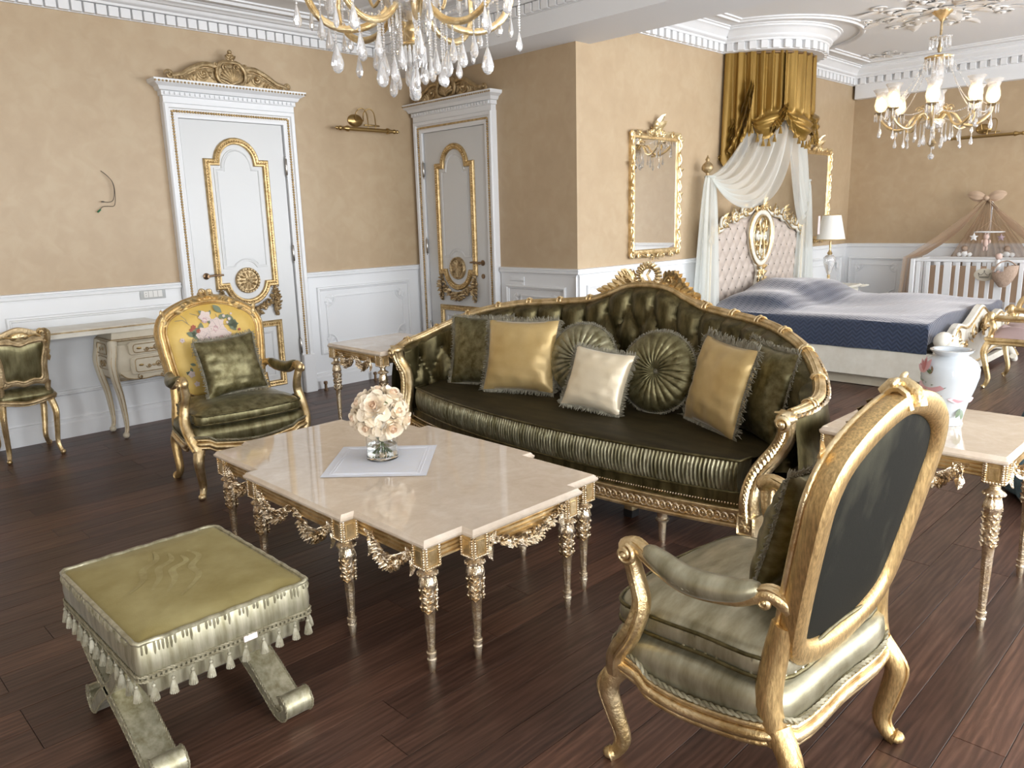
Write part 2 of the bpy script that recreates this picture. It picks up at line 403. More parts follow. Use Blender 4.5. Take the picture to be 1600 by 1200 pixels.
def rope(mb, path, r, M=None, pitch=None, closed=False, n=5):
    """two-strand twisted cord"""
    P=[V(p) for p in path]; pitch=pitch or r*5; L=len(P); d=[0]
    for a,b in zip(P[:-1],P[1:]): d.append(d[-1]+(b-a).length)
    tot=d[-1]; m=max(8,int(tot/(pitch/5)))
    pos=[]; j=0
    for i in range(m+1):
        s=tot*i/m
        while j<L-2 and d[j+1]<s: j+=1
        t=(s-d[j])/max(1e-9,d[j+1]-d[j]); pos.append((P[j].lerp(P[j+1],t),(P[j+1]-P[j]).normalized(),s))
    for ph in (0,pi):
        pts=[]
        for p,t,s in pos:
            a=V((0,0,1)) if abs(t.z)<.8 else V((1,0,0)); x=(a-t*a.dot(t)).normalized(); y=t.cross(x); g=2*pi*s/pitch+ph
            pts.append(p+x*(r*.5*cos(g))+y*(r*.5*sin(g)))
        mb.tube(pts, r*.62, n, M=M)
# ================================================================ the room
YA, XB, YC, XD = 6.078, 4.805, 4.067, 10.105
ZC1, ZC2 = 3.07, 3.13
def plane(ax, ay, az, o): return M4(((ax[0],ay[0],az[0],o[0]),(ax[1],ay[1],az[1],o[1]),(ax[2],ay[2],az[2],o[2]),(0,0,0,1)))
PA = plane((1,0,0),(0,0,1),(0,-1,0),(0,YA,0)); PC = plane((1,0,0),(0,0,1),(0,-1,0),(0,YC,0))
PB = plane((0,-1,0),(0,0,1),(-1,0,0),(XB,0,0)); PD = plane((0,-1,0),(0,0,1),(-1,0,0),(XD,0,0))
# floor: planks running along the room
fl = MB().box((2.55,1.9,-.03),(15.5,8.6,.05)).build('floor','wood'); struct(fl)
def inview(x,y,z=0,mx=.12):
    d=V((x,y,z-1.45)); w=d.dot(_f)
    if w<.3: return False
    a=d.dot(_r2)/w*1204/800; b=d.dot(_u2)/w*1204/600
    return abs(a)<1+mx and abs(b)<1+mx
PW=.132; pm={}
def plank_mesh(L):
    k=round(L,2)
    if k not in pm:
        mb=MB(); mb.box((k/2,PW/2,-.004),(k-.0022,PW-.0022,.008),ch=.0005)
        me=bpy.data.meshes.new('plank'); me.from_pydata(mb.v,[],mb.f); me.materials.append(MATS['wood']); pm[k]=me
    return pm[k]
rr=random.Random(3); npl=0
for r in range(0,50):
    y=-.42+r*PW; x=-.6-rr.choice([0,.4,.9,1.4,1.8])
    while x<XD and y<YA-.02:
        L=rr.choice([1.6,1.9,2.2,2.4]); lim = XB if y>YC-.05 else XD
        if x>lim-.05: break
        L=min(L,lim-x)
        if any(inview(x+L*q,y+PW/2) for q in (0,.15,.3,.5,.7,.85,1)) and npl<300:
            link('plank', plank_mesh(L), fl, T(x,y,0)); npl+=1
        x+=L
# walls
def wall(name, parts):
    mb=MB()
    for c,d in parts: mb.box(c,d)
    return struct(mb.build(name,'wallpaper',smooth=0))
wl = wall('wall_left', [((-.15,YA+.08,1.6),(10.1,.16,3.2))])
wb = wall('wall_back', [((XB+.08,(4.227+6.16)/2,1.6),(.16,6.16-4.227,3.2))])
wc = wall('wall_bed', [((7.455,YC+.08,1.6),(5.3,.16,3.2))])
wd = wall('wall_crib', [((XD+.08,.95,1.6),(.16,6.55,3.2))])
struct(MB().box((-5.2,1.9,1.6),(.16,8.5,3.2)).build('wall_west','wallpaper',smooth=0))
mb=MB(); edges=[-5.2]+[e for wx,ww,wo in WIN for e in (wx-ww/2,wx+ww/2)]+[10.2]
for a,b in zip(edges[::2],edges[1::2]): mb.box(((a+b)/2,WY,1.6),(b-a,.12,3.2))
for wx,ww,wo in WIN: mb.box((wx,WY,.16),(ww,.12,.32)); mb.box((wx,WY,2.88),(ww,.12,.64))
ww_=struct(mb.build('wall_window','wallpaper',smooth=0))
for i,(wx,ww,wo) in enumerate(WIN):
    mb=MB()
    for sx in (-1,0,1): mb.box((wx+sx*(ww/2-.03),WY,1.44),(.05,.08,2.24))
    for z in (.35,1.9,2.53): mb.box((wx,WY,z),(ww,.08,.05))
    struct(mb.build('window_%d'%(i+1),'white',smooth=0))
# ceilings and beams
struct(MB().box((-.3,1.9,ZC1+.06),(9.7,8.6,.12)).build('ceiling','ceiling',smooth=0))
struct(MB().box((7.5,.9,ZC2+.06),(5.3,6.6,.12)).build('ceiling','ceiling',smooth=0))
bm_=MB(); bm_.box((4.69,1.85,3.0),(.56,8.45,.47)); struct(bm_.build('trim_1','ceiling',smooth=0))
bm_=MB(); bm_.box((10.06,.88,3.0),(.12,6.3,.45)); struct(bm_.build('trim_2','ceiling',smooth=0))
# cornices with dentils
def cornice_prof(z0, zc, p):
    return [(0,z0),(.018,z0),(.018,z0+.072),(.055,z0+.075),(.06,z0+.09),(.075,z0+.094),(.085,z0+.108),(p*.55,z0+.122),(p*.8,zc-.045),(p*.9,zc-.03),(p,zc-.028),(p,zc-.012),(p+.02,zc-.01),(p+.02,zc+.002)]
pathL=[(4.41,-2.3),(4.41,YA),(-5.1,YA)]
c1=struct(MB().mould(pathL,cornice_prof(2.905,ZC1,.17),False).mould(pathL,[(.30,ZC1+.002),(.30,ZC1-.02),(.32,ZC1-.03),(.35,ZC1-.03),(.36,ZC1-.012),(.40,ZC1-.012),(.40,ZC1+.002)],False).mould(pathL,[(.62,ZC1+.002),(.62,ZC1-.012),(.65,ZC1-.018),(.68,ZC1-.012),(.68,ZC1+.002)],False).build('trim_3','ceiling',40))
CX,CR=7.58,.63
arc=[(CX+CR*cos(-pi*k/24),YC+CR*sin(-pi*k/24)) for k in range(25)]
pathR=[(10.0,-2.3),(10.0,YC)]+arc+[(4.95,YC)]
c2=struct(MB().mould(pathR,cornice_prof(2.93,ZC2,.15),False).build('trim_4','ceiling',40))
arc2=[(CX+.98*cos(-pi*k/28),YC+.98*sin(-pi*k/28)) for k in range(29)]
pathR2=[(9.6,-2.3),(9.6,YC-.34)]+[(CX+.98*cos(-pi*k/28),YC+.98*sin(-pi*k/28)) for k in range(3,26)]+[(5.3,YC-.34)]
rp=[(-.03,ZC2+.002),(-.03,ZC2-.016),(-.01,ZC2-.026),(.01,ZC2-.026),(.02,ZC2-.012),(.05,ZC2-.012),(.05,ZC2+.002)]
c3=struct(MB().mould(pathR2,rp,False).build('trim_5','ceiling',40))
# underside of the crown over the bed
mb=MB(); inn=[(CX+(CR-.07)*cos(-pi*k/24),YC+(CR-.07)*sin(-pi*k/24)) for k in range(25)]
mb.loft([[(x,y,2.93) for x,y in arc],[(x,y,2.93) for x,y in inn],[(x,y,3.12) for x,y in inn],[(x,y,3.12) for x,y in arc]],False)
struct(mb.build('trim_6','ceiling',40))
def dentil_mesh(w,h,d):
    mb=MB().box((0,d/2,h/2),(w,d,h),ch=.003); me=bpy.data.meshes.new('dentil'); me.from_pydata(mb.v,[],mb.f); me.materials.append(MATS['ceiling']); return me
dm1=dentil_mesh(.066,.066,.034); dm2=dentil_mesh(.062,.07,.036)
def dentils(parent,me,path,z,step):
    P=[V(p) for p in path]; acc=step/2
    for a,b in zip(P[:-1],P[1:]):
        L=(b-a).length; d=(b-a).normalized(); n=V((-d.y,d.x))
        while acc<L:
            p=a+d*acc+n*.018
            if inview(p.x,p.y,z+.03,.03): link('dentil',me,parent,M4(((d.x,n.x,0,p.x),(d.y,n.y,0,p.y),(0,0,1,z),(0,0,0,1))))
            acc+=step
        acc-=L
dentils(c1,dm1,pathL,2.908,.079); dentils(c2,dm2,pathR,2.934,.098)
# plaster ornaments on the bedroom ceiling
MCEIL=lambda x,y,z: T(x,y,z)@Rx(pi)
def plaster(name,label,x,y,R,n,mat,seed,el=1.0):
    mb=MB(MCEIL(x,y,ZC2)@Sc(1,el,.55)); r=random.Random(seed)
    for k in range(n):
        a=2*pi*k/n; Mk=Rz(a)
        scroll(mb,(R*.62,.02,.012),R*.17,1.3,pi,R*.022,Mk,1,[(R*.2,-.02,.012),(R*.4,-R*.12,.02)])
        scroll(mb,(R*.82,-R*.16,.012),R*.11,1.2,pi/2,R*.018,Mk,-1,[(R*.5,-R*.02,.012)])
        leafm(mb,Mk@T(R*.25,0,.008)@Rz(-pi/2),R*.35,R*.10,.2,R*.02)
        leafm(mb,Mk@T(R*.7,R*.03,.008)@Rz(-pi/2+.4),R*.3,R*.07,.25,R*.02)
        flower(mb,Mk@T(R*.5,R*.15,.012),R*.09)
    flower(mb,T(0,0,.01),R*.22,10)
    return tag(mb.build(name,mat,None,50),label,'ceiling ornament')
pmat('plaster_gilt',(.80,.78,.75),.55,0,(.62,.50,.36),9,.1,60,lo=.5,hi=.75)
plaster('ceiling_medallion','large carved plaster medallion on the ceiling above the lit chandelier',7.74,2.41,.72,8,'plaster_gilt',1)
plaster('ceiling_ornament','small plaster scroll ornament on the bedroom ceiling near the far corner',9.42,3.5,.26,5,'plaster_gilt',2)
# wainscot ---------------------------------------------------------
DADO=[(0,.985),(.012,.985),(.014,.998),(.028,1.004),(.03,1.02),(.022,1.026),(.03,1.032),(.03,1.042),(0,1.046)]
BASE=[(0,.0),(.026,.0),(.026,.105),(.018,.118),(.018,.135),(.01,.14),(.006,.16),(0,.162)]
segs={'left':[((2.42,YA),(-5.1,YA)),((XB,YA),(3.50,YA))],'back':[((XB,YC-.03),(XB,4.945))],'bed':[((XD,YC),(XB-.03,YC))],'crib':[((XD,-2.3),(XD,YC))]}
tn=7
for side,ss in segs.items():
    d=MB(); b=MB(); w=MB()
    for p,q in ss:
        # face of the panelling, 8 mm proud of the wall
        d.mould([p,q],DADO,False); b.mould([p,q],BASE,False); w.mould([p,q],[(0,.0),(.008,.0),(.008,.99),(0,.99)],False)
    w.build('wainscot','white',{'left':wl,'back':wb,'bed':wc,'crib':wd}[side],30)
    struct(d.build('trim_%d'%tn,'white',None,30)); tn+=1
    struct(b.build('baseboard_'+side,'white',None,30))
PF=[(-.022,0),(-.022,.012),(-.016,.02),(-.006,.022),(0,.014),(.008,.012),(.012,.004),(.012,0)]
PI=[(-.008,0),(-.008,.007),(0,.011),(.008,.007),(.008,0)]
def notched(x0,x1,z0,z1,r,n=6):
    out=[]
    for cx,cz,a0 in ((x0,z0,pi/2),(x1,z0,pi),(x1,z1,1.5*pi),(x0,z1,2*pi)):
        for k in range(n+1): a=a0-(pi/2)*k/n; out.append((cx+r*cos(a),cz+r*sin(a)))
    return out
def panel(parent, PM, x0,x1,z0,z1, inner=True, orn=True):
    M=PM@T(0,0,.008)
    MB(M).mould([(x0,z0),(x1,z0),(x1,z1),(x0,z1)],PF).build('panel_moulding','white',parent,30)
    if not inner: return
    q=.07; r=min(.085,(z1-z0)*.18)
    MB(M).mould(notched(x0+q,x1-q,z0+q,z1-q,r),PI).build('inner_moulding','white',parent,40)
    if orn:
        for cx,cz,a in ((x0+q,z0+q,-pi/4),(x1-q,z0+q,pi/4),(x1-q,z1-q,3*pi/4),(x0+q,z1-q,-3*pi/4)):
            mb=MB(M@T(cx,cz,0)@Rz(a))
            for s in (-1,0,1): leafm(mb,Rz(s*.75)@T(0,-.005,.002),r*.95,r*.28,.18,.005)
            for s in (-1,1): scroll(mb,(s*r*.42,r*.3,.003),r*.22,1.1,pi/2,.005,None,s)
            mb.build('corner_ornament','white',parent,40)
panel(wl,PA,3.627,4.615,.327,.886); panel(wl,PA,1.25,2.31,.33,.865,False); panel(wl,PA,.1,1.15,.33,.865,False)
panel(wb,PB,-4.854,-4.203,.327,.872); panel(wc,PC,4.925,6.33,.327,.886); panel(wc,PC,8.95,9.93,.327,.872)
panel(wd,PD,-3.99,-3.36,.327,.852); panel(wd,PD,-3.2,-1.6,.327,.852)
# doors ------------------------------------------------------------
def arch_path(hw, zt, zs, ra, zb, rb, step, zc, n=14):
    """closed outline: sides, shouldered arch on top, round apron below"""
    out=[(hw,zs)]; 
    out+= [(ra*cos(pi*k/n), zs-.0+ (zt-zs)*sin(pi*k/n)) for k in range(n+1)]
    out+=[(-hw,zs),(-hw,zb)]
    a0=math.asin((zb-zc)/rb) if abs(zb-zc)<rb else 0
    out+= [(rb*cos(a), zc+rb*sin(a)) for a in [pi-a0+ (pi+2*a0)*k/n for k in range(n+1)]]
    out+=[(hw,zb)]
    return out
GP=[(-.026,0),(-.026,.012),(-.016,.022),(0,.017),(.010,.024),(.020,.022),(.026,.01),(.026,0)]
def make_door(num, PM, xc, flip):
    Mw=PM@T(xc,0,0); d=sempty('door_%d'%num); d.location=tuple(Mw.translation); M=T(*(-Mw.translation))@Mw; hw=.428; H=2.258; g=-1 if flip else 1
    MB(M).box((0,H/2+.004,.012),(2*hw-.008,H-.004,.035),ch=.003).build('door_leaf','white_door',d,30)
    MB(M).box((0,H/2,-.0),(2*hw+.012,H+.01,.006)).build('door_gap','gap',d,0)
    # casing: two jambs and a head, mitred
    cas=MB(M); PR=[(0,0),(0,.05),(-.02,.056),(-.032,.05),(-.062,.05),(-.07,.064),(-.095,.068),(-.105,.055),(-.105,0)]
    cas.mould([(hw+.004,0),(hw+.004,H+.004),(-hw-.004,H+.004),(-hw-.004,0)],PR,False)
    for s in (-1,1): cas.box((s*(hw+.058),.17,.035),(.115,.34,.085),ch=.006)
    cas.build('casing','white',d,30)
    bd=MB(M); beads(bd,[(hw+.047,.35,.053),(hw+.047,H+.049,.053),(-hw-.047,H+.049,.053),(-hw-.047,.35,.053)],.011,step=.0205,nu=6,nv=4)
    stuff(bd.build('bead_moulding','gold_door',d,60))
    # entablature
    e=MB(M); w=hw+.105
    e.loft([[(s*(w+o),z,h) if False else (x,z,h) for x,z,h in ((-(w+o),z,0),(-(w+o),z,.06+o),((w+o),z,.06+o),((w+o),z,0))] for s,o,z in [(1,.0,H+.108),(1,.0,H+.15),(1,.012,H+.155),(1,.012,H+.185),(1,.028,H+.19),(1,.04,H+.215),(1,.075,H+.235),(1,.08,H+.25),(1,.08,H+.262)]],True,True)
    for k in range(28): e.box((-w+.02+k*(2*w-.04)/27,H+.17,.077),(.024,.022,.016))
    e.build('entablature','white',d,30)
    gb=MB(M); 
    for k in range(46): x=-(w+.07)+k*(2*w+.14)/45; gb.sphere((x,H+.243,.14),(.011,.008,.008),6,4)
    stuff(gb.build('gilt_edge','gold_old',d,60))
    # crest
    cr=MB(M@T(0,H+.262,.06))
    for s in (-1,1):
        top=spline([(.10,.13),(.20,.14),(.30,.10),(.38,.055),(.46,.035)],6)
        cr.tube([(s*x,z,.02) for x,z in top],lambda t:.022-.008*t,7)
        cr.tube([(s*x*.97,z-.035,.018) for x,z in top[:-4]],.009,6)
        scroll(cr,(s*.215,.07,.012),.055,1.5,pi/2,.013,None,-s); scroll(cr,(s*.475,.04,.012),.034,1.3,pi,.011,None,s)
        cr.prism([(s*x,z) for x,z in [(.02,0),(.02,.11),(.12,.12),(.2,.12),(.3,.085),(.4,.03),(.46,0)]],0,.014)
        for k in range(7): leafm(cr,T(s*(.27+.025*k),.012,.014)@Rz(-s*(.2+.1*k)),.055-.004*k,.014,.3,.006)
        for k in range(3): leafm(cr,T(s*.13,.03+.02*k,.02)@Rz(-s*(.4+.5*k)),.06,.016,.3,.006)
    cr.lathe([(.001,.026),(.07,.022),(.105,.012),(.11,0)],24,M=T(0,.085,0)@Sc(1,.85,1))
    for s in (-1,1): scroll(cr,(s*.045,.135,.03),.026,1.3,0,.008,None,s)
    for k in range(9):                                     # shell
        a=-1.3+2.6*k/8; cr.tube([(0,.02,.03),(.05*sin(a),.03+.05*cos(a),.055),(.085*sin(a),.04+.085*cos(a),.03)],lambda t:.006+.010*t,6)
    for s in (-1,1):
        cr.tube(spline([(s*.03,.0,.03),(s*.10,.03,.035),(s*.115,.10,.035),(s*.07,.165,.035),(0,.175,.035)],5),.014,7)
        scroll(cr,(s*.115,.145,.03),.022,1.1,0,.008,None,s)
        leafm(cr,T(0,.185,.03)@Rz(s*.9),.055,.016,.3,.008)
    flower(cr,T(0,.20,.035),.03,6); cr.sphere((0,.245,.035),.018,8,6); cr.sphere((0,.225,.035),(.03,.012,.015),8,6)
    cr.build('carved_crest','gold_old',d,50)
    # big gilt moulding and its inner panel
    out=arch_path(.245,2.115,1.95,.165,.985,.178,0,1.02)
    MB(M@T(0,0,.03)).mould(out,GP).build('gilt_moulding','gold_door',d,45)
    gbd=MB(M@T(0,0,.03)); beads(gbd,[(p[0],p[1],.021) for p in offset(out,-.001)+[out[0]]],.0075,step=.0215)
    stuff(gbd.build('gilt_beading','gold',d,60))
    # upper panel: arched top, concave foot round the rosette
    n=12; pin=[(.185,1.9)]+[(.125*cos(pi*k/n),1.9+.15*sin(pi*k/n)) for k in range(n+1)]+[(-.185,1.9),(-.185,1.13)]+[(.115*cos(pi-pi*k/n),1.07+.115*sin(pi-pi*k/n)) for k in range(2,n-1)]+[(.185,1.13)]
    MB(M@T(0,0,.029)).mould(pin,[(-.008,0),(-.006,.008),(.004,.008),(.012,.0)]).prism(offset(pin,.02),0,.005).build('inner_panel','white_door',d,45)
    ro=MB(M@T(-.012*g*0,1.02,.03)); ro.lathe([(.001,.022),(.03,.024),(.06,.012),(.082,.014),(.088,.024),(.1,.024),(.105,.01),(.105,0)],32)
    for k in range(24): a=2*pi*k/24; ro.sphere((.095*cos(a),.095*sin(a),.024),.008,6,4)
    for q,R,m in ((.07,.03,12),(.04,.03,8)):
        for k in range(m): leafm(ro,Rz(2*pi*k/m)@T(0,q-.03,.016),.035,.012,.3,.006)
    flower(ro,T(0,0,.024),.028,6); ro.build('rosette','gold_old',d,50)
    # garland
    ga=MB(M@T(0,0,.03)); garland(ga,[(-.235,.93),(-.17,.83),(-.07,.77),(0,.755),(.07,.77),(.17,.83),(.235,.93)],I4,.026,5,1.6)
    for s in (-1,1): garland(ga,[(s*.235,.94),(s*.24,.88),(s*.235,.80),(s*.235,.72)],I4,.022,6+s,1.4); bow(ga,T(s*.235,.95,0),.035)
    flower(ga,T(0,.76,.02),.035,6); stuff(ga.build('garland','gold_old',d,60))
    low=[(.245,.13),(.245,.645),(-.245,.645),(-.245,.13)]
    MB(M@T(0,0,.03)).mould(low,GP).build('gilt_moulding','gold_door',d,45)
    gbd=MB(M@T(0,0,.03)); beads(gbd,[(p[0],p[1],.021) for p in low+[low[0]]],.0075,step=.0215); stuff(gbd.build('gilt_beading','gold',d,60))
    MB(M@T(0,0,.029)).mould([(.18,.2),(.18,.575),(-.18,.575),(-.18,.2)],[(-.008,0),(-.006,.008),(.004,.008),(.012,.0)]).build('inner_panel','white_door',d,45)
    # hardware
    hx=-g*.34
    h=MB(M@T(hx,1.075,.03)); h.lathe([(.026,0),(.026,.006),(.014,.012),(.011,.04),(.015,.045),(.012,.055)],16); h.tube([(0,0,.05),(g*.03,.004,.052),(g*.085,.006,.052),(g*.12,.004,.05)],[.009,.008,.010,.007],8)
    h.sphere((g*.06,.005,.052),.013,8,6); h.build('door_handle','bronze',d,50)
    MB(M@T(hx,.955,.03)).lathe([(.022,0),(.022,.006),(.012,.009),(.001,.009)],16).box((0,0,.009),(.006,.016,.002)).build('keyhole_plate','bronze',d,50)
    for z in (1.93,1.22,.42):
        MB(M@T(g*(hw+.001),z,.045)).lathe([(.001,-.085),(.006,-.078),(.004,-.07),(.011,-.062),(.011,.062),(.004,.07),(.006,.078),(.001,.085)],10,M=Rx(-pi/2)@I4).build('hinge','steel',d,50)
    return d
make_door(1,PA,2.962,False); make_door(2,PB,-5.493,True)
# ================================================================ carved marble-topped tables
LEGM={}
def leg_mesh(L):
    k=round(L,3)
    if k in LEGM: return LEGM[k]
    mb=MB()
    P=[(.0,.010),(.012,.0115),(.016,.013),(.036,.0125),(.038,.016),(.046,.016),(.05,.012),(.056,.012),(.06,.017),(.07,.017),(.073,.013),(.085,.0125)]
    z1=L*.56; z2=L*.80; z3=L*.90
    prof=[(r,z) for z,r in P]
    for i in range(8): t=(i+1)/8; prof.append((.0125+.0065*t, .085+(z1-.085)*t))
    for i in range(16): t=(i+1)/16; prof.append((.0195+.004*t, z1+(z2-z1)*t))
    for i in range(10): t=(i+1)/10; prof.append((.0235+.0075*sin(pi*min(1,t*1.25)*.8)-.006*t, z2+(z3-z2)*t))
    prof+=[(.016,z3+.004),(.03,z3+.008),(.032,z3+.018),(.024,z3+.024),(.018,z3+.03),(.017,L-.012),(.024,L-.006),(.024,L)]
    def fn(r,z,a):
        if .085<z<z1: return r*(1-.10*abs(sin(4*a)))
        if z1<=z<=z2:
            w=(z-z1)/(z2-z1); return r+.0042*(sin(4*a+1.2*sin(z*170))**2)*(.5+.8*abs(sin(z*130)))*min(1,6*w)
        if z2<z<=z3: return r*(1+.10*abs(cos(4*a+ (z-z2)*22)))
        if z3+.006<z<z3+.022: return r*(1+.08*cos(14*a))
        return r
    mb.lathe(prof,32,fn=fn)
    # raised leaves and rosettes down the upper shaft
    for k in range(4):
        a=k*pi/2+pi/4
        for j in range(6):
            z=z1+(z2-z1)*(j+.35)/6; r=.022+.003*(j/6)
            M=T(r*cos(a),r*sin(a),z)@Rz(a+pi/2)@Rx(pi/2)
            if j%2: mb.sphere((r*1.1*cos(a),r*1.1*sin(a),z),.007,7,5)
            for s in (-1,1): leafm(mb,M@Rz(s*.8),.02,.006,.2,.003,3)
        for s in (0,pi/4):
            M=T(.026*cos(a+s),.026*sin(a+s),z2+.01)@Rz(a+s+pi/2)@Rx(pi/2); leafm(mb,M,(z3-z2)*.9,.011,-.12,.004,5)
    for k in range(14): a=2*pi*k/14; mb.sphere((.031*cos(a),.031*sin(a),z3+.013),.006,6,4)
    o=mb.build('leg','gold_silver',None,40); me=o.data; bpy.data.objects.remove(o); LEGM[k]=me; return me
def block(root, x,y,z0,z1,s=.062):
    b=MB().box((x,y,(z0+z1)/2),(s,s,z1-z0),ch=.004)
    for sx,sy in ((1,0),(-1,0),(0,1),(0,-1)):
        b.box((x+sx*(s/2),y+sy*(s/2),(z0+z1)/2),(.006 if sx else s*.5,.006 if sy else s*.5,(z1-z0)*.6),ch=.001)
    h=b.build('corner_block','gold',root,30)
    e=MB(); q=s/2+.002
    for sx,sy in ((1,0),(-1,0),(0,1),(0,-1)):
        for t in (-1,1):
            for k in range(9):
                z=z0+.004+(z1-z0-.008)*k/8; a=t*(s/2-.005); e.sphere((x+sx*q+(a if sy else 0), y+sy*q+(a if sx else 0), z),.0055,6,4)
        for k in range(5):
            a=(s-.024)*(k/4-.5); e.sphere((x+sx*q+(a if sy else 0), y+sy*q+(a if sx else 0), z0+.004),.0055,6,4)
    stuff(e.build('bead_edging','gold_silver',h,60))
def rail(root,p,q,z0,z1):
    p=V(p);q=V(q); L=(q-p).length; a=math.atan2(q.y-p.y,q.x-p.x); c=(p+q)/2; M=T(c.x,c.y,0)@Rz(a); mb=MB(M)
    h=z1-z0; mb.box((0,0,(z0+z1)/2),(L,.026,h),ch=.003)
    for s in (-1,1):
        for k,w in ((.16,.010),(.42,.008),(.66,.008),(.9,.010)): mb.tube([(-L/2,s*.013,z0+h*k),(L/2,s*.013,z0+h*k)],(w*.7,w*.9),6)
    mb.build('apron_rail','gold',root,40)
def festoon(root,p,q,out,z,drop,seed,n=1,bows=True):
    """carved swag hung along p->q on the outer face; out = outward normal"""
    p=V(p);q=V(q);d=(q-p); L=d.length; a=math.atan2(out[1],out[0])
    F=T(p.x,p.y,0)@Rz(a+pi/2)@Rx(pi/2)          # local x along the rail, y up, z outwards
    sgn=1 if (Rz(a+pi/2)@V((1,0,0))).dot(V((d.x,d.y,0)))>0 else -1
    mb=MB(F)
    for i in range(n):
        x0=L*(i/n)+.02; x1=L*((i+1)/n)-.02; pts=[]
        for k in range(7): t=k/6; pts.append((sgn*lerp(x0,x1,t), z-drop*sin(pi*t)))
        garland(mb,pts,I4,.0165,seed+i,1.7)
    if bows:
        for x in (.012,L-.012):
            bow(mb,T(sgn*x,z+.008,.004),.024); leafm(mb,T(sgn*x,z-.02,.006)@Rz(pi),.055,.016,.2,.006); flower(mb,T(sgn*x,z+.006,.008),.013)
    stuff(mb.build('festoon','gold_silver',root,60))
EDGE=[(.014,0.0),(.004,.002),(0,.008),(0,.014),(.006,.018),(.008,.022),(.012,.026)]
def marble(root, outline, zt, th=.028):
    mb=MB(); rings=[]
    for i,z in EDGE:
        o=offset(outline,i) if i else outline; rings.append([(x,y,zt-th+z*th/.026) for x,y in o])
    mb.loft(rings,True,True); mb.build('marble_top','marble',root,30)
# coffee table
ct=thing('coffee_table','low marble-topped coffee table with twelve carved gilt legs','coffee table',(1.797,2.535,0))
a,b,a2,b2,pr=.43,.745,.272,.358,.052
o1=[(a,-b),(a,-b2),(a+pr,-b2),(a+pr,b2),(a,b2),(a,b),(a2,b),(a2,b+pr),(-a2,b+pr),(-a2,b),(-a,b),(-a,b2),(-a-pr,b2),(-a-pr,-b2),(-a,-b2),(-a,-b),(-a2,-b),(-a2,-b-pr),(a2,-b-pr),(a2,-b)]
marble(ct,o1,.478)
ZB,ZT=.375,.452; q=.042
legs=[(sx*(a-q),sy*(b-q)) for sx in(-1,1) for sy in(-1,1)]+[(sx*(a2-q),sy*(b+pr-q)) for sx in(-1,1) for sy in(-1,1)]+[(sx*(a+pr-q),sy*(b2-q)) for sx in(-1,1) for sy in(-1,1)]
for x,y in legs:
    link('leg',leg_mesh(ZB),ct,T(x,y,0)); block(ct,x,y,ZB,ZT)
for s in (-1,1):
    rail(ct,(-a2+q,s*(b+pr-q)),(a2-q,s*(b+pr-q)),ZB+.012,ZT); rail(ct,(s*(a+pr-q),-b2+q),(s*(a+pr-q),b2-q),ZB+.012,ZT)
    festoon(ct,(-a2+.08,s*(b+pr-q+.016)),(a2-.08,s*(b+pr-q+.016)),(0,s),ZT-.03,.048,3,1)
    festoon(ct,(s*(a+pr-q+.016),-b2+.08),(s*(a+pr-q+.016),b2-.08),(s,0),ZT-.045,.06,8,2)
    for t in (-1,1):
        rail(ct,(s*(a-q),t*(b2-q)),(s*(a-q),t*(b-q)),ZB+.012,ZT); rail(ct,(s*(a2-q),t*(b-q)),(s*(a-q),t*(b-q)),ZB+.012,ZT)
        festoon(ct,(s*(a-q+.016),t*(b2+.05)),(s*(a-q+.016),t*(b-.08)),(s,0),ZT-.045,.06,14+t,1)
# side tables
def side_table(x,y,label):
    t=thing('side_table',label,'side table',(x,y,0),0,'square marble side tables'); h=.318; z1=.645
    marble(t,rrect(2*h,2*h,.012,2),z1,.03); ZB,ZT=.545,.616; q=.042; c=h-q
    for sx in (-1,1):
        for sy in (-1,1): link('leg',leg_mesh(ZB),t,T(sx*c,sy*c,0)); block(t,sx*c,sy*c,ZB,ZT)
    for s in (-1,1):
        rail(t,(-c,s*c),(c,s*c),ZB+.012,ZT); rail(t,(s*c,-c),(s*c,c),ZB+.012,ZT)
        festoon(t,(-c+.09,s*(c+.016)),(c-.09,s*(c+.016)),(0,s),ZT-.04,.055,21,1); festoon(t,(s*(c+.016),-c+.09),(s*(c+.016),c-.09),(s,0),ZT-.04,.055,25,2)
    return t
side_table(3.155,.885,'square marble side table on gilt legs holding the painted white vase')
side_table(3.135,4.35,'bare square marble side table on gilt legs at the far end of the sofa')
# napkin, glass vase and roses ----------------------------------------
ZTOP=.478
nc=[V((1.487,2.588)),V((1.785,2.88)),V((2.075,2.58)),V((1.777,2.285))]
def napf(u,v):
    p=nc[0].lerp(nc[3],u).lerp(nc[1].lerp(nc[2],u),v); return (p.x,p.y,ZTOP+.0022+.0012*abs(sin(u*9+v*4))*(1 if .05<v<.95 else .3))
np_=MB().grid(napf,16,16); h=.0015
for k in (.07,.1): np_.tube([napf(k,k),napf(1-k,k),napf(1-k,1-k),napf(k,1-k),napf(k,k)],.0012,5)
tag(np_.build('napkin','linen'),'white linen napkin spread under the glass rose vase','napkin')
VX,VY=1.80,2.605
gv=thing('glass_vase','short clear glass cylinder vase of cream roses on the napkin','vase',(VX,VY,ZTOP+.004))
MB().lathe([(.001,0),(.060,0),(.066,.004),(.066,.135),(.0625,.135),(.0625,.016),(.001,.014)],40,caps=False).build('glass_body','glass',gv,40)
MB().lathe([(.001,.0165),(.0615,.0175),(.0615,.062),(.001,.062)],32,caps=False).build('water','water',gv,40)
